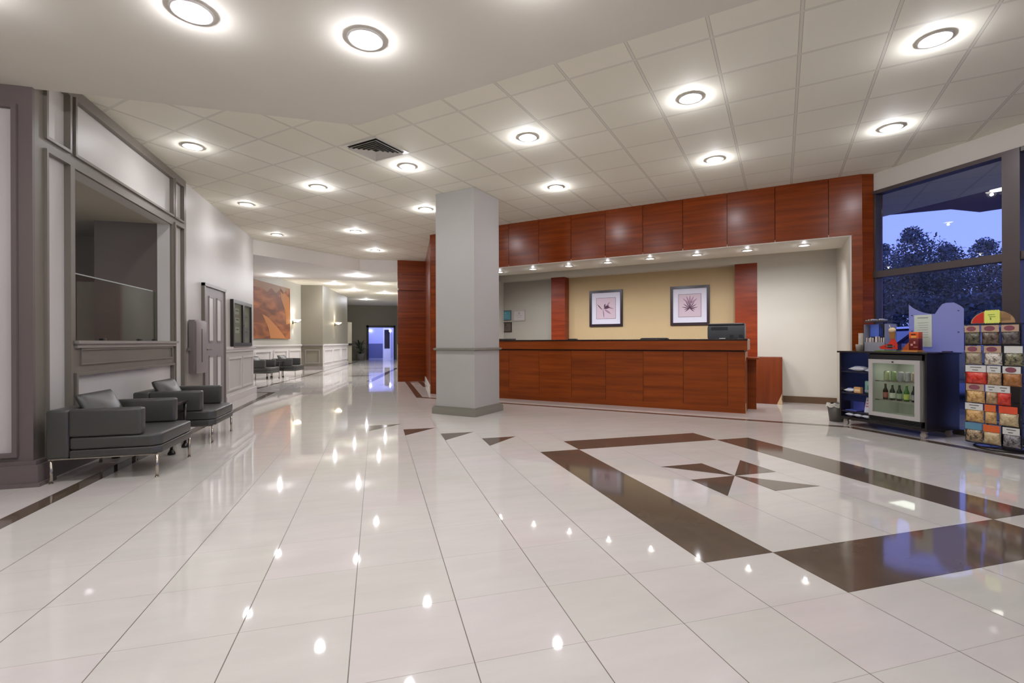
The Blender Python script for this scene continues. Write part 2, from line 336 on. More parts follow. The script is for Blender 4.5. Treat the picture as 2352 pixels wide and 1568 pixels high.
# white wall stretch: wainscot, rail, lower band
bm = bmesh.new()
box(bm, XL, XL+.02, 8.225, 8.98, 0, 1.07)
link('trim_5', bm, GREYL, kind='structure')
bm = bmesh.new()
box(bm, XL, XL+.05, 10.13, 12.44, 1.035, 1.085); box(bm, XL, XL+.03, 10.13, 12.42, .985, 1.035)
frame_ring(bm, 10.42, 11.25, .26, .84, w=.035, d=.028); frame_ring(bm, 11.45, 12.22, .26, .84, w=.035, d=.028)
link('trim_6', bm, WAINS, kind='structure')
bm = bmesh.new(); box(bm, XL, XL+.06, 10.13, 12.44, 0, .14); box(bm, XL, XL+.04, 10.13, 12.42, .14, .17); link('baseboard_left.001', bm, WAINS, kind='structure')
S('trim_7', GREYP, (XL, XL+.05, 8.225, 8.98, 1.045, 1.085))
# door in left wall
d1 = thing('door_1', None, None, (XL+.02, 0, 0), kind='structure')
P('door_frame', d1, GREYP, (-.02, .03, 8.955, 9.0, 0, 2.15), (-.02, .03, 10.06, 10.11, 0, 2.15), (-.02, .04, 8.955, 10.11, 2.105, 2.155))
P('door_leaf', d1, mat('door_paint', (150, 142, 142), .45), (-.019, .012, 9.0, 10.06, 0, 2.105))
for y in (9.22, 9.64):
    for z0, z1 in ((.16, .92), (1.20, 1.93)):
        P('door_panel', d1, mat('door_panel_white', (222, 220, 216), .3), (.012, .016, y, y+.2, z0, z1))
        P('panel_moulding', d1, GREYL, (.012, .026, y-.02, y+.22, z1, z1+.025), (.012, .026, y-.02, y+.22, z0-.025, z0), (.012, .022, y-.02, y, z0, z1), (.012, .022, y+.2, y+.22, z0, z1))
bm = bmesh.new(); tube(bm, (.012, 9.06, 1.05), (.075, 9.06, 1.05), .011); tube(bm, (.07, 9.05, 1.05), (.07, 9.17, 1.05), .010); bbox(bm, .012, .018, 9.035, 9.085, .97, 1.12, r=.004)
link('door_handle', bm, CHROME, d1)
# ---- hall walls
def wallseg(name, p, q, z0, z1, m, th=.12, kind='structure'):
    p, q = Vector((*p, 0)), Vector((*q, 0)); d = (q-p).normalized(); nrm = Vector((-d.y, d.x, 0))
    bm = bmesh.new(); prism(bm, [(p.x, p.y), (q.x, q.y), (q.x+nrm.x*th, q.y+nrm.y*th), (p.x+nrm.x*th, p.y+nrm.y*th)], z0, z1)
    return link(name, bm, m, kind=kind)
def wainscot(p, q, n, m, nb, rail=True, off=.0):
    """rail, panels and baseboard on the right-hand side of p->q"""
    p, q = Vector((*p, 0)), Vector((*q, 0)); d = (q-p); L = d.length; d.normalize(); a = math.atan2(d.y, d.x)
    bm = bmesh.new(); box(bm, 0, L, -.06, 0, 1.03, 1.08); box(bm, 0, L, -.03, 0, .99, 1.03)
    wd = L/n
    for k in range(n):
        x0, x1 = k*wd+.12, (k+1)*wd-.12
        for b in ((x0, x1, .82, .86), (x0, x1, .27, .31), (x0, x0+.04, .31, .82), (x1-.04, x1, .31, .82)): box(bm, b[0], b[1], -.03, 0, b[2], b[3])
    link('trim_%d' % nb, bm, m, kind='structure', loc=(p.x, p.y, 0), rz=a)
    bm = bmesh.new(); box(bm, 0, L, -.05, 0, 0, .15); link('baseboard_%d' % nb, bm, m, kind='structure', loc=(p.x, p.y, 0), rz=a)
ART0 = (-4.28, 16.2); ART1 = (-3.05, 21.8)
wallseg('wall_left_hall', (-4.28-.22*4.0, 12.2), ART1, 0, ZC, mat('hall_light_wall', (182, 178, 166), .5))
wallseg('wall_left_hall_lower', (-4.28-.22*4.0+.004, 12.2), (ART1[0]+.004, ART1[1]), 0, 1.03, WAINS).name = 'wall_left_hall.001'
wainscot((-4.28-.22*4.0+.01, 12.2), (ART1[0]+.01, ART1[1]), 7, WAINS, 11)
wallseg('wall_left_hall.002', ART1, (-2.19, 21.75), 0, ZC, HALLG, th=.12)
wainscot((-3.0, 21.78), (-2.19, 21.75), 1, mat('hall_grey_wainscot', (140, 132, 126), .45), 12)
wallseg('wall_left_hall.003', (-2.19, 21.75), (-1.52, 27.2), 0, ZC, HALLG)
wallseg('wall_left_hall.004', (-2.185, 21.75), (-1.515, 27.2), 0, 1.03, WAINS)
wainscot((-2.18, 21.76), (-1.51, 27.2), 3, WAINS, 13)
wallseg('wall_left_hall.005', (-1.52, 27.2), (-3.2, 27.3), 0, ZC, HALLF, th=-.12)
wallseg('wall_left_hall.006', (-3.2, 27.2), (-3.2, 33.1), 0, ZC, HALLF)
S('wall_hall_end', HALLF, (-3.3, -.60, 33.0, 33.12, 0, ZC), (1.18, 1.7, 33.0, 33.12, 0, ZC), (-.60, 1.18, 33.0, 33.12, 2.24, ZC)).name = 'wall_back'
S('trim_14', mat('far_rail', (96, 88, 80), .5), (-3.2, -.64, 32.96, 33.0, 1.03, 1.08))
wallseg('wall_right_hall', (1.42, 33.1), (.62, 14.52), 0, ZC, mat('hall_right_wall', (150, 146, 132), .5), th=.1)
# far doorway with a bluish lit room behind
d2 = thing('door_2', None, None, (0, 33.0, 0), kind='structure')
P('door_frame', d2, BLACKM, (-.64, -.50, -.05, .14, 0, 2.26), (1.10, 1.21, -.05, .14, 0, 2.26), (-.64, 1.21, -.05, .14, 2.12, 2.26))
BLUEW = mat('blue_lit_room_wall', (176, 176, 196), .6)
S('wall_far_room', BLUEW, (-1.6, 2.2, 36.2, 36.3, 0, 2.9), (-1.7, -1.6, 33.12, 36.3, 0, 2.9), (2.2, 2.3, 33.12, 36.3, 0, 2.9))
S('ceiling.004', WHITE, (-1.7, 2.3, 33.12, 36.3, 2.9, 3.0))
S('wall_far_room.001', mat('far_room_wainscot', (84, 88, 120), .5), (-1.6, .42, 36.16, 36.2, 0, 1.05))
d3 = thing('door_3', None, None, (.5, 36.14, 0), kind='structure')
P('door_leaf', d3, WAINS, (-.04, .5, 0, .05, 0, 2.2)); P('door_panel', d3, mat('dark_pane', (22, 18, 34), .3), (.05, .42, -.02, .0, .7, 2.05))
# ---- room behind the camera
S('wall_rear', WHITE, (-9, 9.5, -7.1, -7, 0, ZC))
# ---- window wall x=6.92
S('wall_right', PANELW, (XW, XW+.2, -7, 5.28, 3.31, ZC))
bm = bmesh.new(); prism(bm, [(6.755, 5.318), (XW-.01, 5.262), (XW+.2, 5.285), (XW+.2, 5.5), (6.9, 5.5)], 0, ZC-.002); link('wall_right.001', bm, CHERRY, kind='structure')
def window(n, ya, yb):
    g = thing('window_%d' % n, None, None, (XW, 0, 0), kind='structure')
    P('window_frame', g, FRAME, (-.02, .13, ya, yb, 3.265, 3.315), (-.02, .13, ya, yb, 2.065, 2.155), (-.02, .13, ya, yb, 0, .07), (.0, .11, yb-.05, yb, .07, 3.265), (.0, .11, ya, ya+.03, .07, 3.265))
    P('window_pane', g, GLASS, (.05, .058, ya+.03, yb-.05, .07, 2.065)); P('window_pane', g, GLASS, (.05, .058, ya+.03, yb-.05, 2.155, 3.265))
ys = [5.28, 3.69, 2.1, .51, -1.08, -2.67, -4.26, -5.85]
for i in range(7): window(i+1, ys[i+1]+.0, ys[i])
S('trim_15', FRAME, *[(XW-.03, XW+.15, y-.08, y+.08, 0, 3.31) for y in ys[1:]])
# ---- reception wall in its own frame: u along, v into the wall
RZ = -math.pi/4; R0 = (1.177, 10.893, 0)
def RS(name, m, *boxes):
    bm = bmesh.new()
    for b in boxes: box(bm, *b)
    return link(name, bm, m, kind='structure', loc=R0, rz=RZ)
UO1 = 7.75; UE = 7.90; UO0 = .62; ZF = 2.70
jx = [2.603, 3.086, 3.568, 4.047, 4.53, 5.008, 5.496, 5.979, 6.473]
ju = [(x-1.177)*S2 for x in jx]
us = [0.0]+[ju[0]-.68*2, ju[0]-.68]+ju+[UE]
g = .0035
bm = bmesh.new()
for a, b in zip(us, us[1:]): box(bm, a+g, b-g, 0, .03, ZF, ZC-.002)
box(bm, 0+g, UO0, 0, .03, 0, ZF-.003); box(bm, UO1+.02, UE-.0, 0, .03, 0, ZF-.003); box(bm, UO1+.03, UE, 0, .03, ZF-.002, ZF+.001)
box(bm, -.02, 0, 0, .35, 0, ZC-.002); box(bm, UE-.03, UE, .03, .25, 0, ZC)
link('wall_reception', bm, CHERRY, kind='structure', loc=R0, rz=RZ)
RS('wall_reception.001', GAP, (.0, UE-.01, .03, .12, ZF+.01, ZC-.003), (.0, UO0-.01, .03, .12, 0, ZF+.01), (UO1+.05, UE-.01, .03, .12, 0, ZF+.01))
RS('trim_8', CREAM, (UO0-.02, UO0, .0, 2.2, 0, ZF), (UO1, UO1+.03, .002, 1.97, 0, ZF+.0), (UO0, UO1+.03, .002, 1.02, ZF-.012, ZF+.03), (UO0, UO1, 1.0, 1.02, ZF, 3.02), (UO1, UO1+.03, 1.02, 2.3, ZF, 3.02))
RS('ceiling.005', CREAM, (.04, UO1+.03, 1.02, 2.4, 3.0, 3.08))
RS('wall_reception_back', CREAM, (6.466, UO1+.03, 1.97, 2.2, 0, 3.02), (.04, 6.466, 1.97, 2.2, 2.685, 3.02)).name = 'wall_reception.002'
RS('wall_reception.003', BEIGE, (2.3, 6.3, 2.21, 2.3, 0, 2.69))
RS('wall_reception.004', GREYW, (.05, 2.3, 2.21, 2.3, 0, 2.69), (.05, .1, .3, 2.3, 0, 3.0))
RS('wall_reception.005', CHERRYR, (2.068, 2.42, 1.968, 2.21, 0, 2.69), (6.07, 6.466, 1.965, 2.21, 0, 2.684))
RS('baseboard_reception', BASEB, (6.90, UO1, 1.95, 1.97, 0, .12))
# wood corner block behind the pier (left end of the reception wall)
bm = bmesh.new()
for z0, z1 in ((0, 2.69), (2.69, 2.745), (2.75, 3.16), (3.165, ZC-.002)):
    if z0 == 2.69: box(bm, .63, 1.46, 14.42, 14.6, z0, z1)
    else: box(bm, .60, 1.46, 14.5, 14.62, z0, z1)
prism(bm, [(1.18, 10.92), (1.40, 14.5), (1.5, 14.5), (1.30, 10.95)], 0.0, ZC-.002)
link('wall_reception.006', bm, CHERRY, kind='structure')
bm = bmesh.new(); prism(bm, [(1.19, 11.3), (1.375, 14.45), (1.41, 14.45), (1.22, 11.3)], 0, .14); link('baseboard_reception.001', bm, CREAM, kind='structure')
S('trim_9', mat('corner_guard', (196, 178, 150), .4), (.585, .60, 14.49, 14.52, 0, 1.1))
# ================================================================== PILLAR
pil = thing('pillar', 'square pale grey pillar with a chair rail and taupe base, in front of the reception desk', 'pillar', (1.465, 7.885, 0), math.pi/4)
P('shaft', pil, PILLAR, (-.375, .375, -.375, .375, 0, ZC-.002))
bm = bmesh.new()
for h, z0, z1 in ((.40, 1.030, 1.038), (.408, 1.038, 1.060), (.395, 1.060, 1.068)): box(bm, -h, h, -h, h, z0, z1)
link('chair_rail', bm, PBASE, pil, label='taupe rail around the pillar')
bm = bmesh.new()
for h, z0, z1 in ((.425, .0012, .10), (.415, .10, .115), (.40, .115, .13)): box(bm, -h, h, -h, h, z0, z1)
link('base_moulding', bm, PBASE, pil, label='taupe base moulding')
# ================================================================== RECEPTION DESK
desk = thing('reception_desk', 'long cherry wood reception desk with panelled front and black granite top', 'reception desk', R0, RZ)
UD = 6.37
bm = bmesh.new()
du = [.72, ju[0]-.683*1] + ju[:7] + [UD]
for a, b in zip(du, du[1:]): box(bm, a+.0025, b-.0025, 0.0, .02, .10, .99)
box(bm, .72, UD, -.004, .02, .0, .10)
link('front_panel', bm, CHERRYD, desk)
P('carcass', desk, GAP, (.72, UD-.02, .02, .72, .0, 1.16))
P('side_panel', desk, CHERRYD, (UD-.02, UD, .02, .60, .0, .99))
P('apron', desk, CHERRYD, (.72, UD+.03, -.035, .05, 1.015, 1.172))
P('side_apron', desk, CHERRYD, (UD-.0, UD+.03, .05, .70, 1.015, 1.172))
P('countertop', desk, GRANITE, (.72, UD+.035, -.045, .72, 1.172, 1.198), r=.004)
P('edge_chip', desk, MDF, (UD+.005, UD+.032, .07, .10, 1.03, 1.168), label='pale worn end of the counter edge')
P('edge_chip', desk, MDF, (UD-.001, UD+.003, -.003, .03, .84, .985), label='pale worn strip below the top')
bm = bmesh.new(); prism(bm, [(UD-.001, -.004), (UD+.003, -.004), (UD+.003, .12), (UD-.001, .12)], 0, .16); link('edge_chip', bm, MDF, desk, label='pale worn corner at the floor')
bm = bmesh.new(); box(bm, UD-.02, UD+.13, .62, .66, 0.0, .86); box(bm, UD-.02, UD+.18, .30, .62, .86, .885)
link('return_panel', bm, CHERRYD, desk)
bc = thing('back_counter', 'low cherry wood cabinet end against the white wall, chipped at the bottom corner', 'cabinet', R0, RZ)
P('carcass', bc, CHERRYV, (5.4, 6.888, 1.52, 1.94, .0, .86), r=.003)
bm = bmesh.new()
t = bmesh.new(); prism(t, [(0, 0), (.09, 0), (.085, .05), (.075, .09), (.085, .2), (.09, .22)], 0, .004)
t2 = Matrix.Rotation(math.pi/2, 4, 'X'); merge(bm, t, Matrix.Translation((6.80, 1.519, 0.002)) @ t2)
link('chipped_corner', bm, MDF, bc, label='raw board showing at the broken corner')
# printer and low things on the desk
pr = thing('printer', 'dark grey office printer at the right end of the reception desk', 'printer', (0, 0, 0), 0)
pr.location = Matrix.Rotation(RZ, 4, 'Z') @ Vector((6.06, .42, 0)) + Vector(R0) + Vector((0, 0, 1.198)); pr.rotation_euler.z = RZ
PD = mat('printer_grey', (74, 76, 80), .45); PD2 = mat('printer_dark', (36, 37, 40), .4)
P('body', pr, PD, (-.285, .285, -.17, .17, .0, .225), r=.012)
P('lid', pr, PD2, (-.28, .28, -.165, .165, .226, .262), r=.012)
P('front_recess', pr, PD2, (-.23, .03, -.176, -.1705, .15, .20))
P('port', pr, PD2, (.06, .12, -.176, -.1705, .02, .07)); P('port', pr, PD2, (.20, .26, -.176, -.1705, .02, .07))
P('side_cover', pr, PD2, (-.292, -.284, -.13, .13, .02, .2))
def on_desk(name, label, cat, u, v, z, parts, rz=0, group=None):
    t = thing(name, label, cat, (0, 0, 0), RZ+rz, group); t.location = Matrix.Rotation(RZ, 4, 'Z') @ Vector((u, v, z)) + Vector(R0)
    for n, m, bs in parts: P(n, t, m, *bs, r=.003)
    return t
on_desk('document_tray', 'flat black tray on the desk just right of the pillar', 'tray', 1.60, .45, 1.1985, [('tray', BLACKM, [(-.25, .25, -.15, .15, 0, .012)]), ('rim', BLACKM, [(-.25, .25, .14, .15, .013, .03)])])
on_desk('card_reader', 'small dark card reader on the desk below the left flower picture', 'card reader', 3.26, .38, 1.1985, [('body', BLACKM, [(-.09, .09, -.05, .05, 0, .018)]), ('keypad', PD, [(-.07, .07, -.04, .04, .0185, .022)])])
on_desk('keyboard', 'black keyboard lying on the middle of the reception desk', 'keyboard', 4.86, .36, 1.1985, [('body', BLACKM, [(-.24, .24, -.08, .08, 0, .018)]), ('keys', PD2, [(-.22, .22, -.065, .065, .0185, .026)])])
on_desk('business_card_stack', 'little stack of white cards in front of the printer', 'cards', 6.02, .12, 1.1985, [('cards', WHITE, [(-.045, .045, -.028, .028, 0, .014)])])
# ================================================================== FRAMED PICTURES
FRM = mat('dark_picture_frame', (44, 28, 36), .3); MATB = mat('picture_mat_white', (226, 222, 234), .6); ARTP = mat('print_pink', (214, 190, 200), .6); INK = mat('plum_ink', (84, 48, 70), .7); INKL = mat('light_plum_ink', (168, 132, 152), .7)
def flower_picture(label, uc, zc, w, h, kind):
    t = thing('framed_picture', label, 'picture', (0, 0, 0), RZ, 'flower pictures behind the reception desk')
    t.location = Matrix.Rotation(RZ, 4, 'Z') @ Vector((uc, 2.21, zc)) + Vector(R0)
    f = .055
    P('frame', t, FRM, (-w/2, w/2, -.035, -.001, h/2-f, h/2), (-w/2, w/2, -.035, -.001, -h/2, -h/2+f), (-w/2, -w/2+f, -.035, -.001, -h/2+f, h/2-f), (w/2-f, w/2, -.035, -.001, -h/2+f, h/2-f))
    P('mat_board', t, MATB, (-w/2+f, w/2-f, -.012, -.002, -h/2+f, h/2-f))
    a = w*.285; b = h*.285
    pt = P('print', t, ARTP, (-a, a, -.0145, -.0125, -b, b))
    P('print_border', t, INK, (-a-.006, a+.006, -.016, -.0148, b, b+.006), (-a-.006, a+.006, -.016, -.0148, -b-.006, -b), (-a-.006, -a, -.016, -.0148, -b, b), (a, a+.006, -.016, -.0148, -b, b))
    bm = bmesh.new()
    def petal(x, z, ang, L, wd, mi):
        n = 10; pts = []
        for i in range(n+1): s = i/n; pts.append((s*L, wd*math.sin(math.pi*s)**.8*(1-.3*s)))
        for i in range(n-1, 0, -1): s = i/n; pts.append((s*L, -wd*math.sin(math.pi*s)**.8*(1-.3*s)))
        tt = bmesh.new(); prism(tt, pts, 0, .0008+random.random()*.0006, mi)
        mt = Matrix.Translation((x, -.0146, z)) @ Matrix.Rotation(math.pi/2, 4, 'X') @ Matrix.Rotation(ang, 4, 'Z')
        merge(bm, tt, mt)
    R_ = math.radians
    if kind == 0:
        petal(-.21*w/.8, .10, R_(-48), .19, .012, 0); petal(-.06*w, -b*.95, R_(95), .22, .008, 0)
        petal(-.07*w, -.0, R_(10), .16, .03, 0); petal(-.03*w, .04, R_(-15), .22, .02, 1); petal(-.05*w, .0, R_(30), .13, .03, 0); petal(-.05*w, .02, R_(75), .09, .02, 0)
        petal(-.05*w, -.02, R_(-35), .2, .025, 1); petal(.0, .03, R_(50), .15, .02, 1)
    else:
        for k, ang in enumerate((8, 32, 55, 78, 96, 118, 142, 168, -12, -38, 192, 215)):
            petal(0, -.06, R_(ang), .17 if ang > 0 and ang < 180 else .12, .010, 0)
        for ang in (40, 65, 88, 110, 135): petal(0, .02, R_(ang), .20, .018, 1)
    link('flower', bm, [INK, INKL], pt, label='plum coloured flower printed on pale pink')
flower_picture('dark framed picture of a flower on a bent stem, nearer the left wood column', 3.345, 1.925, .79, .835, 0)
flower_picture('dark framed picture of a spiky open flower, just left of the right wood column', 5.18, 1.918, .79, .835, 1)
def plaque(label, u0, u1, z0, z1, mf, mi, name='wall_certificate', extra=None):
    t = thing(name, label, 'certificate', (0, 0, 0), RZ); t.location = Matrix.Rotation(RZ, 4, 'Z') @ Vector(((u0+u1)/2, 2.21, (z0+z1)/2)) + Vector(R0)
    w, h = u1-u0, z1-z0; f = .022
    P('frame', t, mf, (-w/2, w/2, -.02, -.001, h/2-f, h/2), (-w/2, w/2, -.02, -.001, -h/2, -h/2+f), (-w/2, -w/2+f, -.02, -.001, -h/2+f, h/2-f), (w/2-f, w/2, -.02, -.001, -h/2+f, h/2-f))
    P('sheet', t, mi, (-w/2+f, w/2-f, -.008, -.001, -h/2+f, h/2-f))
    if extra: P('printing', t, extra, (-w*.25, w*.25, -.0095, -.0082, -.01, .0), (-w*.18, w*.18, -.0095, -.0082, -.05, -.042), (-w*.06, w*.06, -.0095, -.0082, .03, .08))
plaque('teal certificate in a grey frame on the wall just right of the pillar', .50, .835, 1.71, 1.97, mat('plaque_grey', (88, 96, 98), .4), mat('teal_sheet', (84, 142, 150), .5), extra=mat('teal_print', (120, 172, 178), .5))
plaque('pale certificate in a thin light frame right of the teal one', .89, 1.235, 1.69, 1.965, mat('pale_frame', (176, 164, 160), .4), mat('pale_sheet', (188, 178, 172), .5), extra=mat('pale_print', (150, 146, 150), .5))
plaque('dark brown plaque below the teal certificate', .485, .85, 1.41, 1.665, mat('plaque_dark', (44, 34, 26), .4), mat('plaque_sheet', (92, 82, 70), .4), extra=mat('plaque_print', (48, 40, 34), .5))
# ================================================================== LAMPS
def spot(parent, loc, watts, ang=130, blend=1.0, col=LAMP_COL, rad=.06, rot=(0, 0, 0), name='lamp_light'):
    l = bpy.data.lights.new(name, 'SPOT'); l.energy = watts; l.spot_size = math.radians(ang); l.spot_blend = blend; l.color = col; l.shadow_soft_size = rad
    o = bpy.data.objects.new(name, l); COL.objects.link(o); o.parent = parent; o.location = loc; o.rotation_euler = rot; return o
def make_downlight(name, label, x, y, z, r, watts, lens, group, ang=160, halo_share=None, aim=(0, 0, -1), proto={}):
    t = thing(name, label, 'ceiling light', (x, y, z), 0, group)
    key = (r, lens.name)
    if key not in proto:
        bm = bmesh.new(); lathe(bm, [(r*.74, -.004), (r*.80, -.010), (r*.98, -.012), (r, -.004), (r, 0), (r*.74, 0), (r*.74, -.004)], 32)
        a = link('trim_ring', bm, RING, t)
        bm = bmesh.new(); lathe(bm, [(0, -.012), (r*.45, -.011), (r*.66, -.004), (r*.66, -.001), (0, -.001)], 28)
        b = link('lens', bm, lens, t)
        bm = bmesh.new(); lathe(bm, [(r*.66, -.0015), (r*.70, -.006), (r*.735, -.0045), (r*.735, -.001)], 28); c = link('baffle', bm, mat('lamp_baffle', (235, 232, 226), .4), t)
        proto[key] = (a, b, c)
    else:
        for s in proto[key]: c = s.copy(); COL.objects.link(c); c.parent = t
    spot(t, (0, 0, -.03), watts, ang, rot=Vector(aim).to_track_quat('-Z', 'Y').to_euler())
    pl_ = bpy.data.lights.new('halo_fill', 'POINT'); pl_.energy = watts*(HALO_SHARE if halo_share is None else halo_share); pl_.color = LAMP_COL; pl_.shadow_soft_size = .022  # added fill light under the lens, makes the halo on the ceiling
    po = bpy.data.objects.new('halo_fill', pl_); COL.objects.link(po); po.parent = t; po.location = (0, 0, -.045)
    return t
tile_lamps = [
 (4.297, 2.771, 'large downlight in the tiled ceiling at the top right, nearest the window wall'),
 (2.997, 4.094, 'downlight right of the plaster soffit, second in the diagonal row from the top right lamp'),
 (5.607, 4.062, 'downlight in the tiled ceiling closest above the window'),
 (1.719, 5.388, 'downlight above and right of the pillar, beside the plaster soffit'),
 (4.321, 5.394, 'downlight in front of the reception wall, straight above the spiky flower picture'),
 (-2.161, 6.72, 'downlight close to the left wall above the two near armchairs'),
 (.416, 6.717, 'downlight just right of and beyond the ceiling vent'),
 (-.86, 7.963, 'downlight left of and beyond the ceiling vent'),
 (2.70, 7.02, 'downlight behind the pillar top, near the left end of the reception wall panels'),
 (-2.17, 9.291, 'small downlight near the left wall above the louvred door'),
 (.866, 8.789, 'downlight seen right beside the top left edge of the pillar'),
 (-2.134, 11.747, 'downlight near the end of the left wall above the notice board'),
 (-.427, 10.944, 'downlight in the middle of the ceiling left of the far wood corner'),
 (-.024, 13.102, 'farthest downlight in front of the white hall bulkhead')]
tile_lamps[9] = (-2.17, 9.291, 'small downlight near the left wall above the panelled grey door')
for x, y, l in tile_lamps: make_downlight('downlight', l, x, y, ZC, .115, LAMP_W*(.5 if x < -2 else 1), LAMPM, 'downlights in the tiled ceiling')
# added downlights out of view, fill light from behind and beside the camera
for x, y in ((4.3, .17), (5.6, 1.45), (3.0, -1.1), (5.6, -1.1), (4.3, -2.4), (5.6, -3.7)): make_downlight('downlight', 'unseen added downlight in the tiled ceiling behind the camera, on the window side', x, y, ZC, .115, LAMP_W, LAMPM, 'downlights behind the camera')
for x, y, l in ((-1.126, 3.50, 'brightest glaring downlight in the smooth plaster soffit at the top left'), (-.066, 3.50, 'downlight with a clear round rim in the plaster soffit, right of the glaring one'), (-2.35, 3.50, 'downlight in the plaster soffit cut off at the upper left corner')):
    make_downlight('downlight', l, x, y, ZS, .125, LAMP_W*1.0, LAMPM, 'downlights in the plaster soffit')
for x, y in ((.85, 2.55), (-1.1, .9), (1.0, .2), (-1.1, -2.2), (1.2, -2.2), (-3.6, .9), (-3.6, -2.2), (1.2, -4.8), (-1.1, -4.8)): make_downlight('downlight', 'unseen downlight in the plaster soffit above or behind the camera', x, y, ZS, .125, LAMP_W*(2.2 if x < -3 else 1.15), LAMPM, 'downlights behind the camera')  # mostly added fill lamps out of view, stronger at left for the pilaster
for k, (x, y) in enumerate(((2.591, 10.152), (3.154, 9.557), (3.724, 8.995), (4.294, 8.412), (4.848, 7.82), (5.436, 7.258), (5.998, 6.695), (6.558, 6.1))):
    w_ = ['at the left end beside the pillar', 'second from the pillar', 'third from the pillar', 'fourth from the pillar', 'fourth from the right end', 'third from the right end', 'second from the right end', 'at the far right end by the wood pier'][k]
    make_downlight('recess_light', 'small round light under the desk soffit, ' + w_, x, y, ZF-.0125, .085, DESK_W, LAMPS, 'row of lights under the desk soffit', ang=128, halo_share=.012, aim=(.33, .33, -.88))
make_downlight('downlight', 'added downlight inside the recess behind the opening in the left wall', -3.9, 6.4, ZO1, .1, LAMP_W*.9, LAMPM, 'downlights behind the camera')  # no lamp known here, added to lighten the recess interior
LAMPH = mat('hall_lamp_lens', (255, 250, 240), .4, emit=(255, 246, 230), es=6)
for x, y, z, l in ((-2.866, 16.1, ZH, 'flat light under the white hall bulkhead near the orange painting'), (-.556, 15.6, ZH, 'flat light under the white hall bulkhead near the far wood corner'),
                   (-1.667, 21.06, ZC, 'hall ceiling light left, right after the bulkhead'), (.079, 20.63, ZC, 'hall ceiling light right, right after the bulkhead'),
                   (-.998, 23.4, ZC, 'hall ceiling light in the second row'), (-.559, 28.4, ZC, 'farthest hall ceiling light before the blue doorway'), (.4, 24.5, ZC, 'hall ceiling light near the right hall wall')):
    make_downlight('hall_light', l, x, y, z, .12, LAMP_W*4.2, LAMPH, 'ceiling lights in the hall')
# ceiling vent
vt = thing('ceiling_vent', 'square louvred air vent in the ceiling tile nearest the soffit corner', 'vent', (-.0, 6.22, ZC), math.pi/4)
P('frame', vt, RING, (-.285, .285, -.285, .285, -.006, -.001)); 
for k in range(5):
    a = .235-.042*k; b_ = a-.026
    bm = bmesh.new()
    for i in range(4):
        t = bmesh.new(); v = [t.verts.new(p) for p in ((-a, -a, -.032), (a, -a, -.032), (b_+.006, -b_-.006, -.010), (-b_-.006, -b_-.006, -.010), (-a, -a, -.034), (a, -a, -.034), (b_+.006, -b_-.006, -.012), (-b_-.006, -b_-.006, -.012))]
        for f in ((0, 1, 2, 3), (4, 7, 6, 5), (0, 4, 5, 1), (1, 5, 6, 2), (2, 6, 7, 3), (3, 7, 4, 0)): t.faces.new([v[j] for j in f])
        merge(bm, t, Matrix.Rotation(i*math.pi/2, 4, 'Z'))
    link('louvre', bm, RING, vt)
P('duct_shade', vt, mat('vent_shade', (26, 24, 22), .8), (-.24, .24, -.24, .24, -.0085, -.0065))  # near-black plate paints the shade between the louvres
# ================================================================== ARMCHAIRS
def make_armchair(label):
    t = thing('armchair', label, 'armchair', (0, 0, 0), 0, 'grey leather armchairs')
    bm = bmesh.new(); pts = [(-.25, -.40), (.34, -.40), (.40, -.34), (.40, .34), (.34, .40), (-.25, .40)]
    tt = bmesh.new(); prism(tt, pts, .205, .272); bmesh.ops.bevel(tt, geom=list(tt.edges), offset=.012, segments=3, affect='EDGES', profile=.5)
    for f in tt.faces: f.smooth = True
    merge(bm, tt); link('seat_base', bm, LEATHER, t)
    bm = bmesh.new(); tt = bmesh.new(); prism(tt, pts, .274, .378); bmesh.ops.bevel(tt, geom=list(tt.edges), offset=.022, segments=4, affect='EDGES', profile=.5)
    for f in tt.faces: f.smooth = True
    merge(bm, tt); link('seat_cushion', bm, LEATHER, t)
    P('backrest', t, LEATHER, (-.41, -.252, -.405, .405, .205, .612), r=.022)
    for s in (-1, 1): P('armrest', t, LEATHER, (-.255, .265, s*.305, s*.405, .380, .612), r=.022)
    bm = bmesh.new(); tt = bmesh.new()
    n = 10
    def pr(s):  # thickness profile of the pillow
        return .012+.062*math.sin(math.pi*min(max(s, 0), 1))**.6
    W, H = .27, .36
    gv = [[[None]*(n+1) for _ in range(n+1)] for _ in range(2)]
    for sd in range(2):
        for i in range(n+1):
            for j in range(n+1):
                a, b = i/n, j/n; th = min(pr(a), pr(b))*(1 if sd else -1)
                gv[sd][i][j] = tt.verts.new((th, (a-.5)*2*W, b*H))
    for sd in range(2):
        for i in range(n):
            for j in range(n):
                q = (gv[sd][i][j], gv[sd][i+1][j], gv[sd][i+1][j+1], gv[sd][i][j+1]); tt.faces.new(q if sd else q[::-1])
    for i in range(n):
        for (a, b) in (((i, 0), (i+1, 0)), ((i, n), (i+1, n)), ((0, i), (0, i+1)), ((n, i), (n, i+1))):
            tt.faces.new((gv[0][a[0]][a[1]], gv[0][b[0]][b[1]], gv[1][b[0]][b[1]], gv[1][a[0]][a[1]]))
    for f in tt.faces: f.smooth = True
    merge(bm, tt, Matrix.Translation((-.10, 0, .40)) @ Matrix.Rotation(math.radians(-28), 4, 'Y'))
    link('back_cushion', bm, LEATHER, t)
    P('frame_rail', t, CHROME, (-.40, .37, -.385, .385, .196, .2045))
    for sx_ in (-.385, .37):
        for sy in (-.375, .375):
            bm = bmesh.new(); tube(bm, (sx_, sy, .0014), (sx_, sy, .197), .0125, 14); tube(bm, (sx_, sy, .0013), (sx_, sy, .008), .016, 14); link('leg', bm, CHROME, t)
    return t
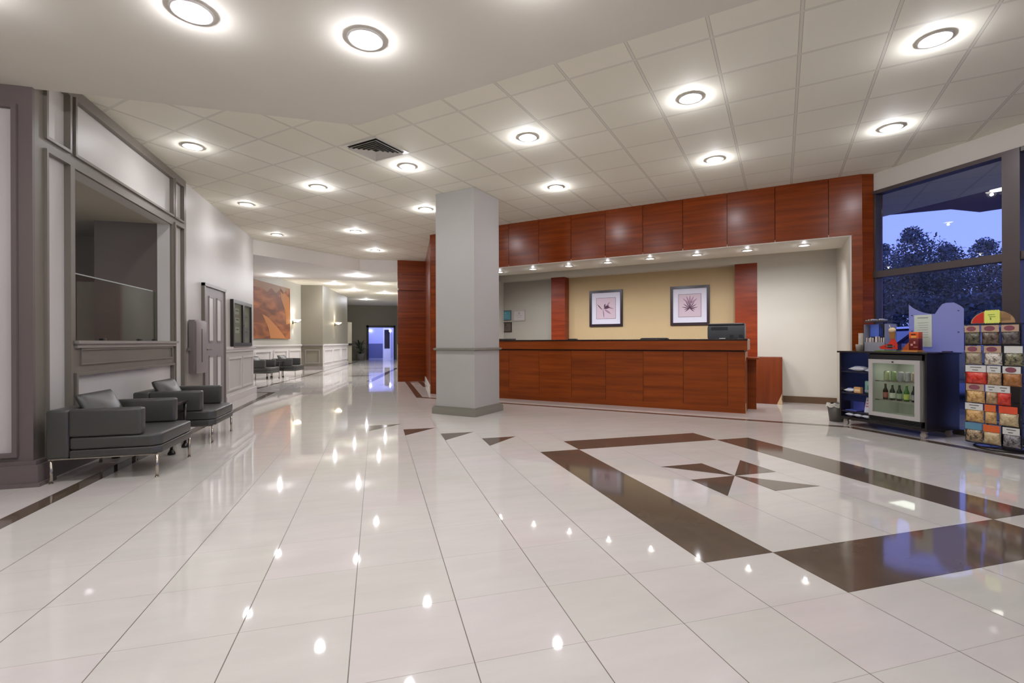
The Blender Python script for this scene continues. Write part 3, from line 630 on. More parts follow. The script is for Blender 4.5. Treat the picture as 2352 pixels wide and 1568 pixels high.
ch = make_armchair('grey leather armchair nearest the camera, beside the taupe pilaster'); ch.location = (-2.215, 5.245, 0)
c2 = copy_tree(ch); c2['label'] = 'grey leather armchair second along the left wall, beyond the small black table'; c2.location = (-2.215, 6.715, 0)
ha = math.radians(-13)
c3 = copy_tree(ch); c3['label'] = 'grey armchair in the hall under the orange painting, nearer the notice board'; c3.location = (-3.50, 16.85, 0); c3.rotation_euler.z = ha
c4 = copy_tree(ch); c4['label'] = 'grey armchair in the hall, farthest from the camera'; c4.location = (-2.93, 18.1, 0); c4.rotation_euler.z = ha
# side table between the near chairs
def make_table(label):
    t = thing('side_table', label, 'side table', (0, 0, 0), 0, 'black side tables between armchairs')
    P('tabletop', t, BLACK, (-.27, .27, -.22, .22, .500, .522), r=.004)
    P('shelf', t, BLACK, (-.23, .23, -.19, .19, .40, .412), r=.003)
    for sx_ in (-.245, .245):
        for sy in (-.185, .185):
            bm = bmesh.new(); tube(bm, (sx_, sy, .03), (sx_, sy, .5), .014, 10, r2=.018); lathe(bm, [(0, .0013), (.036, .0013), (.034, .02), (.018, .05), (0, .05)], 14, (sx_, sy, 0)); link('leg', bm, BLACK, t)
    return t
tb = make_table('small black table between the two near armchairs'); tb.location = (-2.31, 5.98, 0)
tb2 = copy_tree(tb); tb2['label'] = 'small black table between the two hall armchairs'; tb2.location = (-3.24, 17.47, 0); tb2.rotation_euler.z = ha; tb2.scale = (.8, .8, 1)
# ================================================================== LEFT WALL OBJECTS
wb = thing('notice_board', 'glazed notice board with a black double door frame on the left wall', 'notice board', (XL, 0, 0))
P('frame', wb, mat('notice_black', (34, 27, 22), .3), (.001, .06, 10.56, 12.02, 1.95, 2.02), (.001, .06, 10.56, 12.02, 1.09, 1.16), (.001, .06, 10.56, 10.64, 1.16, 1.95), (.001, .06, 11.94, 12.02, 1.16, 1.95), (.001, .062, 11.25, 11.37, 1.16, 1.95))
P('backing', wb, mat('notice_cork', (150, 140, 126), .7), (.001, .02, 10.64, 11.25, 1.16, 1.95), (.001, .02, 11.37, 11.94, 1.16, 1.95))
PAP = mat('notice_paper', (196, 186, 172), .7)
for y, z, h in ((10.80, 1.80, .12), (10.82, 1.62, .10), (10.82, 1.42, .12), (11.5, 1.7, .14), (11.52, 1.38, .22)):
    q = P('notice', wb, PAP if y < 11 else mat('notice_grey', (120, 116, 116), .6), (.021, .024, y, y+.3, z-h/2, z+h/2)); P('text_line', q, BLACKM, (.0245, .0255, y+.05, y+.25, z+.0, z+.022))
P('pane', wb, GLASSC, (.045, .049, 10.64, 11.25, 1.16, 1.95), (.045, .049, 11.37, 11.94, 1.16, 1.95))
P('lock', wb, CHROME, (.062, .075, 11.30, 11.32, 1.50, 1.54))
P('ledge', wb, GREYP, (.001, .07, 10.62, 11.9, 1.072, 1.088))
hb = thing('wall_cabinet', 'slim taupe cabinet with a dark vertical slot on the wall left of the door', 'cabinet', (XL+.021, 0, 0))
CABM = mat('wall_cabinet_paint', (128, 118, 116), .4)
P('body', hb, CABM, (.0, .085, 8.33, 8.80, .70, 1.515), r=.004); P('front_door', hb, mat('wall_cabinet_door', (140, 130, 128), .4), (.0855, .105, 8.34, 8.79, .69, 1.49), r=.004)
P('slot', hb, BLACKM, (.1052, .107, 8.555, 8.585, .86, 1.38))
# service window screen
gs = thing('glass_screen', 'low glass screen standing on the ledge of the recess in the left wall', 'glass screen', (XL-.09, 0, 0))
P('pane', gs, GLASSG, (-.005, .005, 5.50, 7.46, ZO0+.026, 1.845))
P('top_edge', gs, mat('glass_edge_light', (170, 176, 170), .2), (-.006, .006, 5.50, 7.40, 1.8455, 1.857))
P('end_edge', gs, mat('glass_edge_green', (74, 84, 60), .25), (-.007, .007, 7.461, 7.475, ZO0+.026, 1.845))
for y in (6.17, 7.0, 7.42):
    P('clip', gs, BLACKM, (-.02, .02, y, y+.07, ZO0+.0225, ZO0+.052), r=.003)
# ================================================================== HALL OBJECTS
hd = Vector((.22, 1, 0)).normalized(); AZ = math.atan2(hd.y, hd.x)
pt = thing('wall_painting', 'large unframed orange and rust abstract painting on the hall wall', 'painting', (-3.962, 17.655, 0), AZ)
def art_mat():
    m = bpy.data.materials.new('rust_canvas'); m.use_nodes = True; n = m.node_tree; b = n.nodes['Principled BSDF']
    t = n.nodes.new('ShaderNodeTexCoord'); mp = n.nodes.new('ShaderNodeMapping'); mp.inputs['Rotation'].default_value = (0, math.radians(38), 0); mp.inputs['Scale'].default_value = (.9, 1, 2.6)
    n.links.new(t.outputs['Object'], mp.inputs[0]); no = n.nodes.new('ShaderNodeTexNoise'); no.inputs['Scale'].default_value = 1.1; no.inputs['Detail'].default_value = 5; no.inputs['Distortion'].default_value = .6
    n.links.new(mp.outputs[0], no.inputs['Vector']); r = n.nodes.new('ShaderNodeValToRGB'); e = r.color_ramp.elements
    e[0].position = .3; e[0].color = (*lin((104, 54, 26)), 1); e[1].position = .66; e[1].color = (*lin((164, 96, 50)), 1); x = e.new(.46); x.color = (*lin((116, 60, 28)), 1)
    n.links.new(no.outputs['Fac'], r.inputs[0]); n.links.new(r.outputs[0], b.inputs['Base Color']); b.inputs['Roughness'].default_value = .6; return m
ARTM = art_mat(); L_ = 3.13
cv = P('canvas', pt, ARTM, (-1.3, L_-.14, -.05, -.002, 1.30, 3.27))
bm = bmesh.new()
def apoly(p, y=-.052):
    tt = bmesh.new(); prism(tt, p, 0, .0015); merge(bm, tt, Matrix.Translation((0, y, 0)) @ Matrix.Rotation(math.pi/2, 4, 'X'))
apoly([(.6, 2.15), (1.05, 2.05), (1.75, 1.75), (2.35, 1.45), (2.55, 1.31), (1.25, 1.31), (1.05, 1.7)])
link('pale_petal', bm, mat('art_ochre', (190, 122, 66), .6), cv, label='pale orange sweep across the lower part')
bm = bmesh.new(); apoly([(2.05, 3.2), (2.9, 2.9), (2.95, 1.9), (2.6, 1.85), (2.5, 2.4), (2.15, 2.8)])
link('right_streak', bm, mat('art_gold', (172, 108, 46), .6), cv, label='golden streak along the right edge')
bm = bmesh.new(); apoly([(-1.28, 3.265), (2.9, 3.265), (2.8, 3.05), (2.55, 3.14), (2.3, 2.98), (2.0, 3.12), (1.7, 2.97), (1.3, 3.12), (1.0, 2.94), (.5, 3.05), (-1.28, 3.0)])
link('top_strip', bm, mat('art_sand', (142, 108, 80), .6), cv, label='sandy jagged band along the top')
def sconce(label, loc, rz):
    t = thing('wall_sconce', label, 'wall lamp', loc, rz, 'wall lamps in the hall')
    P('backplate', t, BLACKM, (-.04, .04, -.02, -.001, -.10, .04), r=.004)
    bm = bmesh.new(); lathe(bm, [(.02, .0), (.09, .035), (.15, .085), (.155, .09), (.085, .045), (.015, .008)], 20, (0, -.17, -.02))
    link('glass_bowl', bm, mat('sconce_glass', (255, 244, 226), .4, emit=(255, 236, 206), es=14), t)
    bm = bmesh.new(); tube(bm, (0, -.02, -.05), (0, -.17, -.035), .012); link('arm', bm, BLACKM, t)
    spot(t, (0, -.12, .12), 26, 95, .6, rot=(math.pi-.12, 0, 0), rad=.03); spot(t, (0, -.12, -.09), 16, 70, .5, rot=(-.10, 0, 0), rad=.03)
sconce('wall lamp right of the orange painting', (-3.24, 20.937, 2.0), AZ)
sconce('wall lamp on the grey hall wall farther down', (-1.905, 24.07, 2.02), math.atan2(5.45, .67))
# sconces in the blue room
for x, l in ((-.42, 'tiny bright wall lamp at the left inside the blue doorway'), (.95, 'tiny bright wall lamp at the right inside the blue doorway')):
    t = thing('wall_sconce', l, 'wall lamp', (x, 35.9, 1.98), 0, 'wall lamps beyond the doorway')
    P('bulb_shade', t, mat('cool_lamp', (240, 244, 255), .4, emit=(232, 238, 255), es=16), (-.06, .06, .2, .26, -.08, .08), r=.02); P('backplate', t, BLACKM, (-.03, .03, .262, .29, -.1, .1))
bl = thing('blue_fill_panel', 'added bluish ceiling panel that lights the room beyond the doorway', 'ceiling light', (.2, 34.6, 2.89))  # invented source that gives the far room its blue light
P('diffuser', bl, mat('blue_fill_diffuser', (220, 226, 255), .5, emit=(120, 132, 255), es=5), (-.6, .6, -.6, .6, -.02, -.002))
ar = bpy.data.lights.new('fill_panel_light', 'AREA'); ar.energy = 120; ar.size = 1.2; ar.color = (.36, .44, 1.0); ao = bpy.data.objects.new('fill_panel_light', ar); COL.objects.link(ao); ao.parent = bl; ao.location = (0, 0, -.03)
# potted palm
pl = thing('potted_plant', 'leafy green palm in a pale pot left of the blue doorway', 'plant', (-1.0, 32.1, 0))
bm = bmesh.new(); lathe(bm, [(0, 0), (.17, 0), (.23, .40), (.25, .42), (.22, .42), (.20, .38), (0, .37)], 20); link('pot', bm, mat('pale_pot', (120, 120, 112), .5), pl)
bm = bmesh.new()
for k in range(34):
    a = random.random()*6.28; el = random.uniform(.5, 1.45); L = random.uniform(.6, 1.35); base = Vector((0, 0, .38+random.random()*.5)); pv = None; d = Vector((math.cos(a)*math.cos(el), math.sin(a)*math.cos(el), math.sin(el)))
    side = Vector((-math.sin(a), math.cos(a), 0))
    for i in range(7):
        s = i/6; p = base+d*L*s+Vector((0, 0, -.45*s*s*L)); wdt = .055*math.sin(math.pi*(s*.9+.08))
        q = (bm.verts.new(p+side*wdt), bm.verts.new(p-side*wdt))
        if pv: bm.faces.new((pv[0], q[0], q[1], pv[1]))
        pv = q
link('foliage', bm, mat('palm_green', (58, 66, 40), .5), pl)
bm = bmesh.new(); tube(bm, (0, 0, .37), (.02, 0, 1.0), .03, 8, r2=.015); link('stem', bm, mat('palm_stem', (66, 58, 40), .7), pl)
hd_ = thing('exit_door', 'pale door leaf edge standing open before the far hall wall', 'door', (-1.50, 27.35, 0), math.radians(70))
P('leaf', hd_, mat('pale_door', (176, 170, 150), .5), (0, .5, -.02, .02, .02, 2.25)); P('push_bar', hd_, BLACKM, (.05, .42, -.07, -.021, .98, 1.1), r=.006)
# ================================================================== DISPLAY CABINET
X0c, X1c, Y0c, Y1c = 6.20, 6.74, 4.10, 5.20
cab = thing('display_cabinet', 'black rolling snack cabinet with open shelves at the left and a small glass door cooler', 'cabinet', (0, 0, 0))
P('top', cab, BLACK, (X0c-.025, X1c+.01, Y0c-.02, Y1c+.02, 1.0, 1.022), r=.003)
P('side_panel', cab, BLACK, (X0c, X1c, Y1c-.02, Y1c, .09, .9995), label='left side panel')
P('side_panel', cab, BLACK, (X0c, X1c, Y0c, Y0c+.02, .09, .9995), label='right side panel')
P('divider', cab, BLACK, (X0c+.005, X1c, 4.775, 4.793, .125, .9995))
P('bottom', cab, BLACK, (X0c, X1c, Y0c+.0205, Y1c-.0205, .09, .124))
P('back_panel', cab, BLACK, (X1c-.015, X1c-.001, Y0c+.021, 4.774, .125, .999))
SH = mat('shelf_black', (30, 28, 44), .2)
for z, zz in ((.73, .748), (.44, .46), (.19, .21)):
    P('shelf', cab, SH, (X0c+.03, X1c-.05, 4.794, Y1c-.021, z, z+.012))
    P('shelf_lip', cab, SH, (X0c+.012, X0c+.018, 4.794, Y1c-.021, z, zz))
for x, y in ((X0c+.06, Y1c-.06), (X0c+.06, Y0c+.06), (X1c-.07, Y0c+.06), (X1c-.07, Y1c-.06)):
    bm = bmesh.new(); tube(bm, (x-.016, y+.01, .036), (x-.004, y+.01, .036), .034, 16); tube(bm, (x+.004, y+.01, .036), (x+.016, y+.01, .036), .034, 16); box(bm, x-.02, x+.02, y-.02, y+.03, .066, .089); box(bm, x-.003, x+.003, y-.012, y+.02, .04, .07)
    link('caster', bm, mat('caster_grey', (168, 158, 148), .35), cab, label='pale caster wheel')
# cooler
co = thing('cooler', 'small silver framed glass door drinks cooler set in the right of the black cabinet', 'cooler', (0, 0, 0))
CI = mat('cooler_liner', (196, 198, 186), .5); CF = mat('cooler_frame', (186, 182, 178), .35, metal=.2)
P('liner', co, CI, (6.24, 6.68, 4.165, 4.18, .19, .92), (6.24, 6.68, 4.745, 4.76, .19, .92), (6.665, 6.68, 4.18, 4.745, .19, .92), (6.24, 6.665, 4.18, 4.745, .905, .92), (6.24, 6.665, 4.18, 4.745, .19, .205))
P('base_grille', co, BLACKM, (6.185, 6.24, 4.15, 4.765, .126, .14), *[(6.183, 6.21, 4.15, 4.765, .146+.016*k, .155+.016*k) for k in range(3)])
P('header', co, BLACKM, (6.20, 6.24, 4.15, 4.77, .93, .985))
d = P('door', co, CF, (6.165, 6.20, 4.15, 4.765, .875, .925), (6.165, 6.20, 4.15, 4.765, .20, .25), (6.165, 6.20, 4.15, 4.21, .25, .875), (6.165, 6.20, 4.715, 4.765, .25, .875))
P('pane', d, GLASSC, (6.178, 6.182, 4.21, 4.715, .25, .875)); P('lock', d, BLACKM, (6.160, 6.1645, 4.45, 4.47, .89, .905))
for z in (.40, .64): P('wire_shelf', co, CHROME, *[(6.25+.04*k, 6.253+.04*k, 4.182, 4.743, z, z+.004) for k in range(10)], (6.245, 6.25, 4.182, 4.743, z-.002, z+.010))
cl = bpy.data.lights.new('cooler_light', 'AREA'); cl.energy = .9; cl.size = .3; cl.color = (.97, 1, .93); clo = bpy.data.objects.new('cooler_light', cl); COL.objects.link(clo); clo.parent = co; clo.location = (6.4, 4.46, .90)
def bottle(label, x, y, z, c, lab, r=.028, h=.2, grp='bottles in the cooler'):
    t = thing('bottle', label, 'bottle', (x, y, z), 0, grp)
    bm = bmesh.new(); lathe(bm, [(0, 0), (r, 0), (r, h*.55), (r*.45, h*.75), (r*.4, h*.95), (0, h*.95)], 14); link('body', bm, mat('bottle_%s' % c[0], c[1], .15), t)
    bm = bmesh.new(); lathe(bm, [(r*1.02, h*.12), (r*1.02, h*.45), (r*.99, h*.45), (r*.99, h*.12)], 14); link('label_wrap', bm, mat('wrap_%s' % lab[0], lab[1], .5), t)
    bm = bmesh.new(); lathe(bm, [(0, h*.951), (r*.48, h*.951), (r*.48, h), (0, h)], 12); link('cap', bm, mat('wrap_%s' % lab[0], lab[1], .5), t)
cb = [(('brown', (60, 34, 28)), ('red', (150, 80, 70)), 'dark bottle with a reddish label, leftmost on the middle cooler shelf'), (('darkgreen', (40, 52, 34)), ('white', (206, 204, 190)), 'dark green bottle with a white label, second from left on the middle cooler shelf'),
      (('darkgreen', (40, 52, 34)), ('sage', (150, 160, 130)), 'dark green bottle with a sage label on the middle cooler shelf'), (('green', (70, 120, 50)), ('yellow', (190, 200, 90)), 'bright green bottle with a yellow label on the middle cooler shelf'), (('plum', (50, 44, 50)), ('grey', (150, 144, 150)), 'dark bottle with a grey label, rightmost on the middle cooler shelf')]
for k, (a, b, l) in enumerate(cb): bottle(l, 6.285, 4.635-.085*k, .412, a, b)
for k, (c, l) in enumerate((((186, 190, 150), 'pale yellow can on the top cooler shelf, leftmost'), ((150, 166, 120), 'pale green can on the top cooler shelf'), ((170, 166, 170), 'silver grey can on the top cooler shelf, middle'), ((180, 176, 178), 'second silver can on the top cooler shelf'), ((186, 156, 150), 'pinkish can on the top cooler shelf, rightmost'))):
    t = thing('drink_can', l, 'can', (6.285, 4.62-.085*k, .652), 0, 'cans in the cooler')
    bm = bmesh.new(); lathe(bm, [(0, 0), (.027, 0), (.031, .01), (.031, .108), (.026, .12), (0, .12)], 16); link('body', bm, mat('can_%d' % k, c, .3, metal=.3), t)
    bm = bmesh.new(); lathe(bm, [(0, .1205), (.024, .1205), (.024, .123), (0, .123)], 12); link('lid', bm, CHROME, t)
# packets on the open shelves
def packet(name, label, cat, loc, dim, m, m2, rz=0, tilt=0, grp=None):
    t = thing(name, label, cat, loc, rz, grp); a, b, c = dim
    bm = bmesh.new(); tt = bmesh.new(); bmesh.ops.create_grid(tt, x_segments=8, y_segments=8, size=.5)
    e = bmesh.ops.extrude_face_region(tt, geom=list(tt.faces)); 
    for v in [v for v in e['geom'] if isinstance(v, bmesh.types.BMVert)]: v.co.z = 1
    for v in tt.verts:
        s = max(0, 1-(abs(v.co.x)*2)**3)*max(0, 1-(abs(v.co.y)*2)**3); top = v.co.z > .5
        v.co = Vector((v.co.x*a, v.co.y*b, c/2+(c/2)*(s*.9+.1)*(1 if top else -1)+.004*math.sin(v.co.x*31+v.co.y*17)*s))
    for f in tt.faces: f.smooth = True
    merge(bm, tt, Matrix.Rotation(tilt, 4, 'Y')); link('wrapper', bm, m, t)
    q = P('sticker', t, m2, (-a*.2, a*.2, -b*.25, b*.25, c*.985, c*.985+.002)); 
    if tilt: q.rotation_euler.y = tilt
    return t
WP = mat('white_foil', (214, 216, 226), .3, vary=.2, vscale=40); RP = mat('red_print', (190, 60, 60), .4); GP = mat('green_print', (70, 140, 110), .4); OB = mat('tan_box', (206, 156, 100), .6); BP = mat('blue_print', (90, 100, 190), .4)
packet('snack_packet', 'crinkled white foil packet at the middle of the top open shelf', 'snack packet', (6.30, 4.985, .743), (.14, .22, .075), WP, BP)
packet('snack_packet', 'small white packet at the right of the top open shelf', 'snack packet', (6.29, 4.835, .743), (.12, .07, .05), WP, RP)
packet('snack_packet', 'flat pale packet at the left of the second open shelf', 'snack packet', (6.29, 5.10, .453), (.12, .13, .06), WP, BP)
packet('snack_bag', 'white bag with green print leaning on the second open shelf', 'snack bag', (6.42, 4.88, .453), (.05, .15, .10), WP, GP, 0, 0)
t = thing('snack_bag', 'green and white crisps bag standing above the tan box', 'snack bag', (6.36, 4.88, .453))
P('bag', t, mat('mint_foil', (150, 200, 190), .3, vary=.25, vscale=30), (-.02, .02, -.085, .08, 0, .17), r=.018); P('print', t, GP, (-.0225, -.0205, -.04, .03, .05, .11)); P('lower_panel', t, WP, (-.0225, -.0205, -.08, .07, .02, .045))
t = thing('snack_box', 'small tan snack box at the front of the second open shelf', 'box', (6.235, 4.965, .453)); P('box', t, OB, (-.012, .03, -.045, .045, 0, .085)); P('label_band', t, mat('cream_band', (226, 206, 170), .5), (-.0135, -.0122, -.035, .035, .03, .055))
t = thing('magazine', 'leaning white booklet with pink stripes behind the third open shelf lip', 'booklet', (6.30, 4.86, .204), 0); t.rotation_euler.y = math.radians(12)
P('cover', t, mat('booklet_white', (222, 222, 236), .4), (0, .006, -.07, .07, 0, .20)); P('stripe', t, mat('booklet_pink', (214, 120, 150), .4), *[(-.0012, -.0001, -.05, .06, .07+.04*k, .088+.04*k) for k in range(3)])
t = thing('paper_tray', 'shallow bluish tray lying left on the third open shelf', 'tray', (6.30, 5.08, .204)); P('tray', t, BP, (-.05, .1, -.08, .08, 0, .01)); P('rim', t, BP, (.095, .1, -.08, .08, .0102, .12))
for k, (m2, l) in enumerate(((RP, 'red and white packet, left on the bottom of the open shelves'), (GP, 'green and white packet, middle on the bottom of the open shelves'), (RP, 'white packet with a red sticker, right on the bottom of the open shelves'))):
    packet('snack_packet', l, 'snack packet', (6.29, 5.08-.115*k, .126), (.15, .108, .06), WP, m2)
# ---- on top of the cabinet
ZT = 1.0225
WC = mat('paper_cup', (206, 196, 180), .6)
def cups(label, x, y, h, r=.034, n=5):
    t = thing('cup_stack', label, 'paper cups', (x, y, ZT), 0, 'stacks of paper cups')
    bm = bmesh.new(); pf = [(0, 0), (r*.78, 0), (r, .085)]
    lathe(bm, [(0, 0), (r*.8, 0), (r, .085), (r*1.05, .088), (r, .09)], 18)
    z = .09
    while z < h: lathe(bm, [(r*.95, z), (r, z+.012), (r*1.05, z+.015), (r, z+.017)], 18); z += .017
    link('cups', bm, WC, t); bm = bmesh.new(); lathe(bm, [(r*.6, h+.001), (r*.99, h+.001), (r*.99, h+.006), (r*.6, h+.006)], 18); link('rim', bm, WC, t)
cups('taller stack of white paper cups by the wood pier', 6.60, 5.10, .30)
cups('shorter stack of white paper cups at the cabinet corner', 6.42, 5.06, .235)
cups('single low cup in front of the cup stacks', 6.33, 5.03, .07)
og = thing('straw_organizer', 'clear organizer holding blue packets, straws and silver lids on the snack cabinet', 'organizer', (6.50, 4.865, ZT))
P('tray', og, mat('clear_plastic', (150, 150, 160), .2), (-.1, .1, -.14, .14, 0, .008), (-.1, -.096, -.14, .14, .008, .12), (.096, .1, -.14, .14, .008, .36), (-.1, .1, .136, .14, .008, .36), (-.1, .1, -.14, -.136, .008, .36))
for k in range(3): P('packet', og, mat('blue_packet', (92, 120, 220), .3), (-.02+.03*k, -.005+.03*k, .0, .12, .19, .36-.02*k), r=.005)
for k in range(9):
    bm = bmesh.new(); tube(bm, (-.08, .12-.028*k, .009), (-.07, .12-.028*k+random.uniform(-.01, .01), .17+random.random()*.03), .008, 8); link('straw', bm, mat('straw_white', (190, 176, 168), .4), og)
for k in range(7):
    P('lid', og, mat('lid_silver', (214, 208, 190), .15, metal=.5), (-.09, -.0, .12-.037*k, .10-.037*k+.03, .405, .42+.006*(k % 3)), r=.004)
P('lid_shelf', og, mat('lid_shelf_dark', (70, 66, 62), .4), (-.1, .1, -.135, .135, .39, .40))
sg = thing('drink_sign', 'cut-out sign of a frothy coffee drink with a red base on the snack cabinet', 'sign', (6.34, 4.635, ZT))
P('mat_base', sg, mat('grass_green', (96, 120, 40), .6), (-.06, .06, -.13, .14, 0, .012))
def yz(bm, pts, x0, x1):
    tt = bmesh.new(); prism(tt, pts, x0, x1); merge(bm, tt, Matrix(((0, 0, 1, 0), (1, 0, 0, 0), (0, 1, 0, 0), (0, 0, 0, 1))))
bm = bmesh.new(); yz(bm, [(.10, .03), (-.11, .03), (-.11, .09), (-.07, .17), (-.04, .17), (.0, .10), (.12, .06)], -.004, .004); link('red_card', bm, mat('sign_red', (206, 44, 24), .5), sg)
bm = bmesh.new(); yz(bm, [(-.04, .16), (-.075, .16), (-.085, .25), (-.01, .25), (-.02, .16)], -.008, .002); link('cup', bm, mat('cup_amber', (150, 100, 40), .4), sg)
bm = bmesh.new(); bmesh.ops.create_uvsphere(bm, u_segments=14, v_segments=8, radius=.045); bmesh.ops.scale(bm, vec=(.5, 1, .7), verts=bm.verts); bmesh.ops.translate(bm, vec=(-.004, -.047, .275), verts=bm.verts); link('froth', bm, mat('froth_cream', (226, 200, 160), .6), sg)
bm = bmesh.new(); tube(bm, (-.004, -.03, .29), (-.004, -.012, .34), .004); link('straw', bm, WC, sg)
P('dark_badge', sg, mat('badge_dark', (40, 20, 16), .5), (-.0062, -.0045, -.08, .04, .06, .075), (-.0062, -.0045, -.05, .01, .045, .09)); P('badge_line', sg, WC, (-.0072, -.0064, -.07, .03, .066, .070))
bx = thing('blue_box', 'small plain blue box between the drink sign and the frosted screen', 'box', (6.46, 4.53, ZT)); P('box', bx, BP, (-.02, .02, -.03, .02, 0, .10), r=.002)
# frosted counter screen
fs = thing('frosted_screen', 'wavy topped frosted acrylic screen standing on the snack cabinet', 'screen', (0, 0, ZT))
FRO = frosted_mat('frosted_acrylic', (.70, .72, .98), .30)  # blue backlight from the sky is put into the sheet's tint
bm = bmesh.new()
prof = [(4.60, .0), (4.60, .60)]+[(4.60-.30*s, .60-.135*math.sin(s*math.pi/2)**.8) for s in [i/8 for i in range(1, 9)]]+[(4.29, .48), (4.26, .53), (4.22, .58), (4.18, .592), (4.10, .59), (4.03, .545), (4.0, .51), (4.0, 0)]
yz(bm, [(a-.03, b) for a, b in prof], 6.60, 6.605); link('sheet', bm, FRO, fs)
PBL = mat('paper_sheet', (206, 214, 200), .6)
q = P('notice_sheet', fs, PBL, (6.590, 6.5985, 4.30, 4.50, .06, .46)); P('text_line', q, mat('grey_text', (140, 148, 142), .6), (6.5885, 6.5895, 4.34, 4.46, .42, .43), *[(6.5885, 6.5895, 4.34, 4.46-.01*(k % 3), .36-.03*k, .364-.03*k) for k in range(7)])
P('bracket', fs, mat('bracket_plum', (70, 50, 80), .4), (6.56, 6.64, 3.99+.09, 4.17, 0, .012))
for y, z in ((4.53, .46), (4.53, .26), (4.02, .49), (4.02, .24)):
    P('screw', fs, BLACKM, (6.593, 6.5985, y-.008, y+.008, z-.004, z+.004))
tb_ = thing('tea_box', 'orange and dark red tea box on a matching tray in front of the frosted screen', 'box', (6.44, 4.38, ZT))
P('lower_carton', tb_, mat('tea_maroon', (112, 22, 16), .4), (-.035, .035, -.055, .055, .02, .165), r=.002); P('lid', tb_, mat('tea_orange', (226, 96, 30), .4), (-.035, .035, -.055, .055, .166, .245), r=.002)
P('dark_band', tb_, mat('badge_dark', (40, 20, 16), .5), (-.0375, -.0355, -.025, .03, .21, .222)); P('print_mark', tb_, mat('tea_print', (214, 150, 140), .5), (-.0375, -.0355, -.02, .0, .10, .13), (-.0375, -.0355, -.045, .0, .055, .062), (-.0375, -.0355, .01, .035, .075, .10)); P('lid_label', tb_, mat('tea_label', (236, 176, 90), .5), (-.0375, -.0355, -.03, .03, .175, .195))
P('tray', tb_, mat('tea_tray', (214, 140, 60), .5), (-.06, .05, -.06, .14, 0, .019)); 
bm = bmesh.new(); yz(bm, [(.06, .02), (.14, .02), (.13, .05), (.06, .12)], -.03, -.026); link('tray_flap', bm, mat('tea_flap', (176, 86, 40), .5), tb_)
# waste basket
wbk = thing('waste_basket', 'small grey waste basket with a crumpled white liner behind the snack cabinet', 'bin', (6.40, 5.42, 0))
bm = bmesh.new(); lathe(bm, [(0, .0015), (.085, .0015), (.115, .25), (.105, .25), (.08, .02), (0, .02)], 20); link('bin', bm, mat('bin_grey', (96, 92, 84), .5), wbk)
bm = bmesh.new(); n = 26
for a0, (r1, z1, r2, z2) in enumerate(((.117, .252, .125, .21), (.117, .252, .10, .262))):
    vs = [(bm.verts.new(((r1+.004*math.sin(i*5))*math.cos(i*6.283/n), (r1+.004*math.sin(i*5))*math.sin(i*6.283/n), z1+.008*math.sin(i*3.1))), bm.verts.new(((r2+.01*math.sin(i*7))*math.cos(i*6.283/n), (r2+.01*math.sin(i*7))*math.sin(i*6.283/n), z2+.012*math.sin(i*4.3)))) for i in range(n)]
    for i in range(n): a, b = vs[i], vs[(i+1) % n]; bm.faces.new((a[0], b[0], b[1], a[1]))
link('liner', bm, mat('liner_white', (206, 200, 188), .6), wbk)
# ================================================================== SNACK RACK
rk = thing('snack_rack', 'tall black wire rack on a round foot, full of hanging snack bags', 'display rack', (6.45, 3.52, 0))
bm = bmesh.new(); lathe(bm, [(0, .0015), (.235, .0015), (.24, .012), (.225, .026), (.05, .034), (0, .034)], 36); link('base', bm, BLACK, rk)
bm = bmesh.new(); tube(bm, (0, 0, .03), (0, 0, 1.34), .018); link('centre_pole', bm, BLACKM, rk)
for x, y in ((-.17, .235), (-.17, -.235), (.17, .235), (.17, -.235)):
    bm = bmesh.new(); box(bm, x-.007, x+.007, y-.007, y+.007, .05, 1.34); link('upright', bm, BLACKM, rk)
for z in (.05, .275, .49, .70, .905, 1.115, 1.335):
    P('cross_rail', rk, BLACKM, (-.163, .163, .231, .239, z-.004, z+.004), (-.163, .163, -.239, -.231, z-.004, z+.004), (-.174, -.166, -.228, .228, z-.004, z+.004), (.166, .174, -.228, .228, z-.004, z+.004), (-.163, .163, -.004, .004, z-.004, z+.004))
hdm = P('header_board', rk, BLACKM, (-.168, -.160, -.02, .02, 1.336, 1.36))
bm = bmesh.new(); pts = [(.19*math.cos(a), 1.345+.135*math.sin(a)) for a in [math.pi*i/24 for i in range(25)]]
yz(bm, pts, -.172, -.164); link('header_arch', bm, mat('arch_tan', (170, 134, 92), .6), rk)
bm = bmesh.new(); pts = [(.175*math.cos(a), 1.35+.122*math.sin(a)) for a in [math.pi*i/24 for i in range(13)]]+[(.0, 1.35)]
yz(bm, pts, -.1765, -.1725); link('header_red', bm, mat('arch_red', (196, 34, 18), .5), rk, label='red half of the arched header')
bm = bmesh.new()
for k in range(6): box(bm, -.1745, -.1722, -.155, -.075-.004*k, 1.375+.014*k, 1.379+.014*k)
link('header_text', bm, mat('arch_text', (110, 80, 46), .6), rk)
bm = bmesh.new()
c0, s0 = (-.005, 1.412), .062; pts = []
nn = 9
for e in range(4):
    for k in range(nn):
        for j, o_ in ((0, 0), (.5, .011)):
            a = -s0+2*s0*(k+j)/nn; q = {0: (a, s0+o_), 1: (s0+o_, -a), 2: (-a, -s0-o_), 3: (-s0-o_, a)}[e]; pts.append((c0[0]+q[0], c0[1]+q[1]))
yz(bm, pts, -.184, -.178); link('price_burst', bm, mat('burst_yellow', (226, 232, 110), .5), rk, label='yellow zigzag edged price card')
bm = bmesh.new()
for a, b, c_, d_ in ((-.03, .03, 1.43, 1.436), (-.035, .02, 1.41, 1.416), (.0, .012, 1.38, 1.402)): box(bm, -.1855, -.1842, a, b, c_, d_)
link('burst_marks', bm, mat('burst_ink', (120, 150, 70), .5), rk)
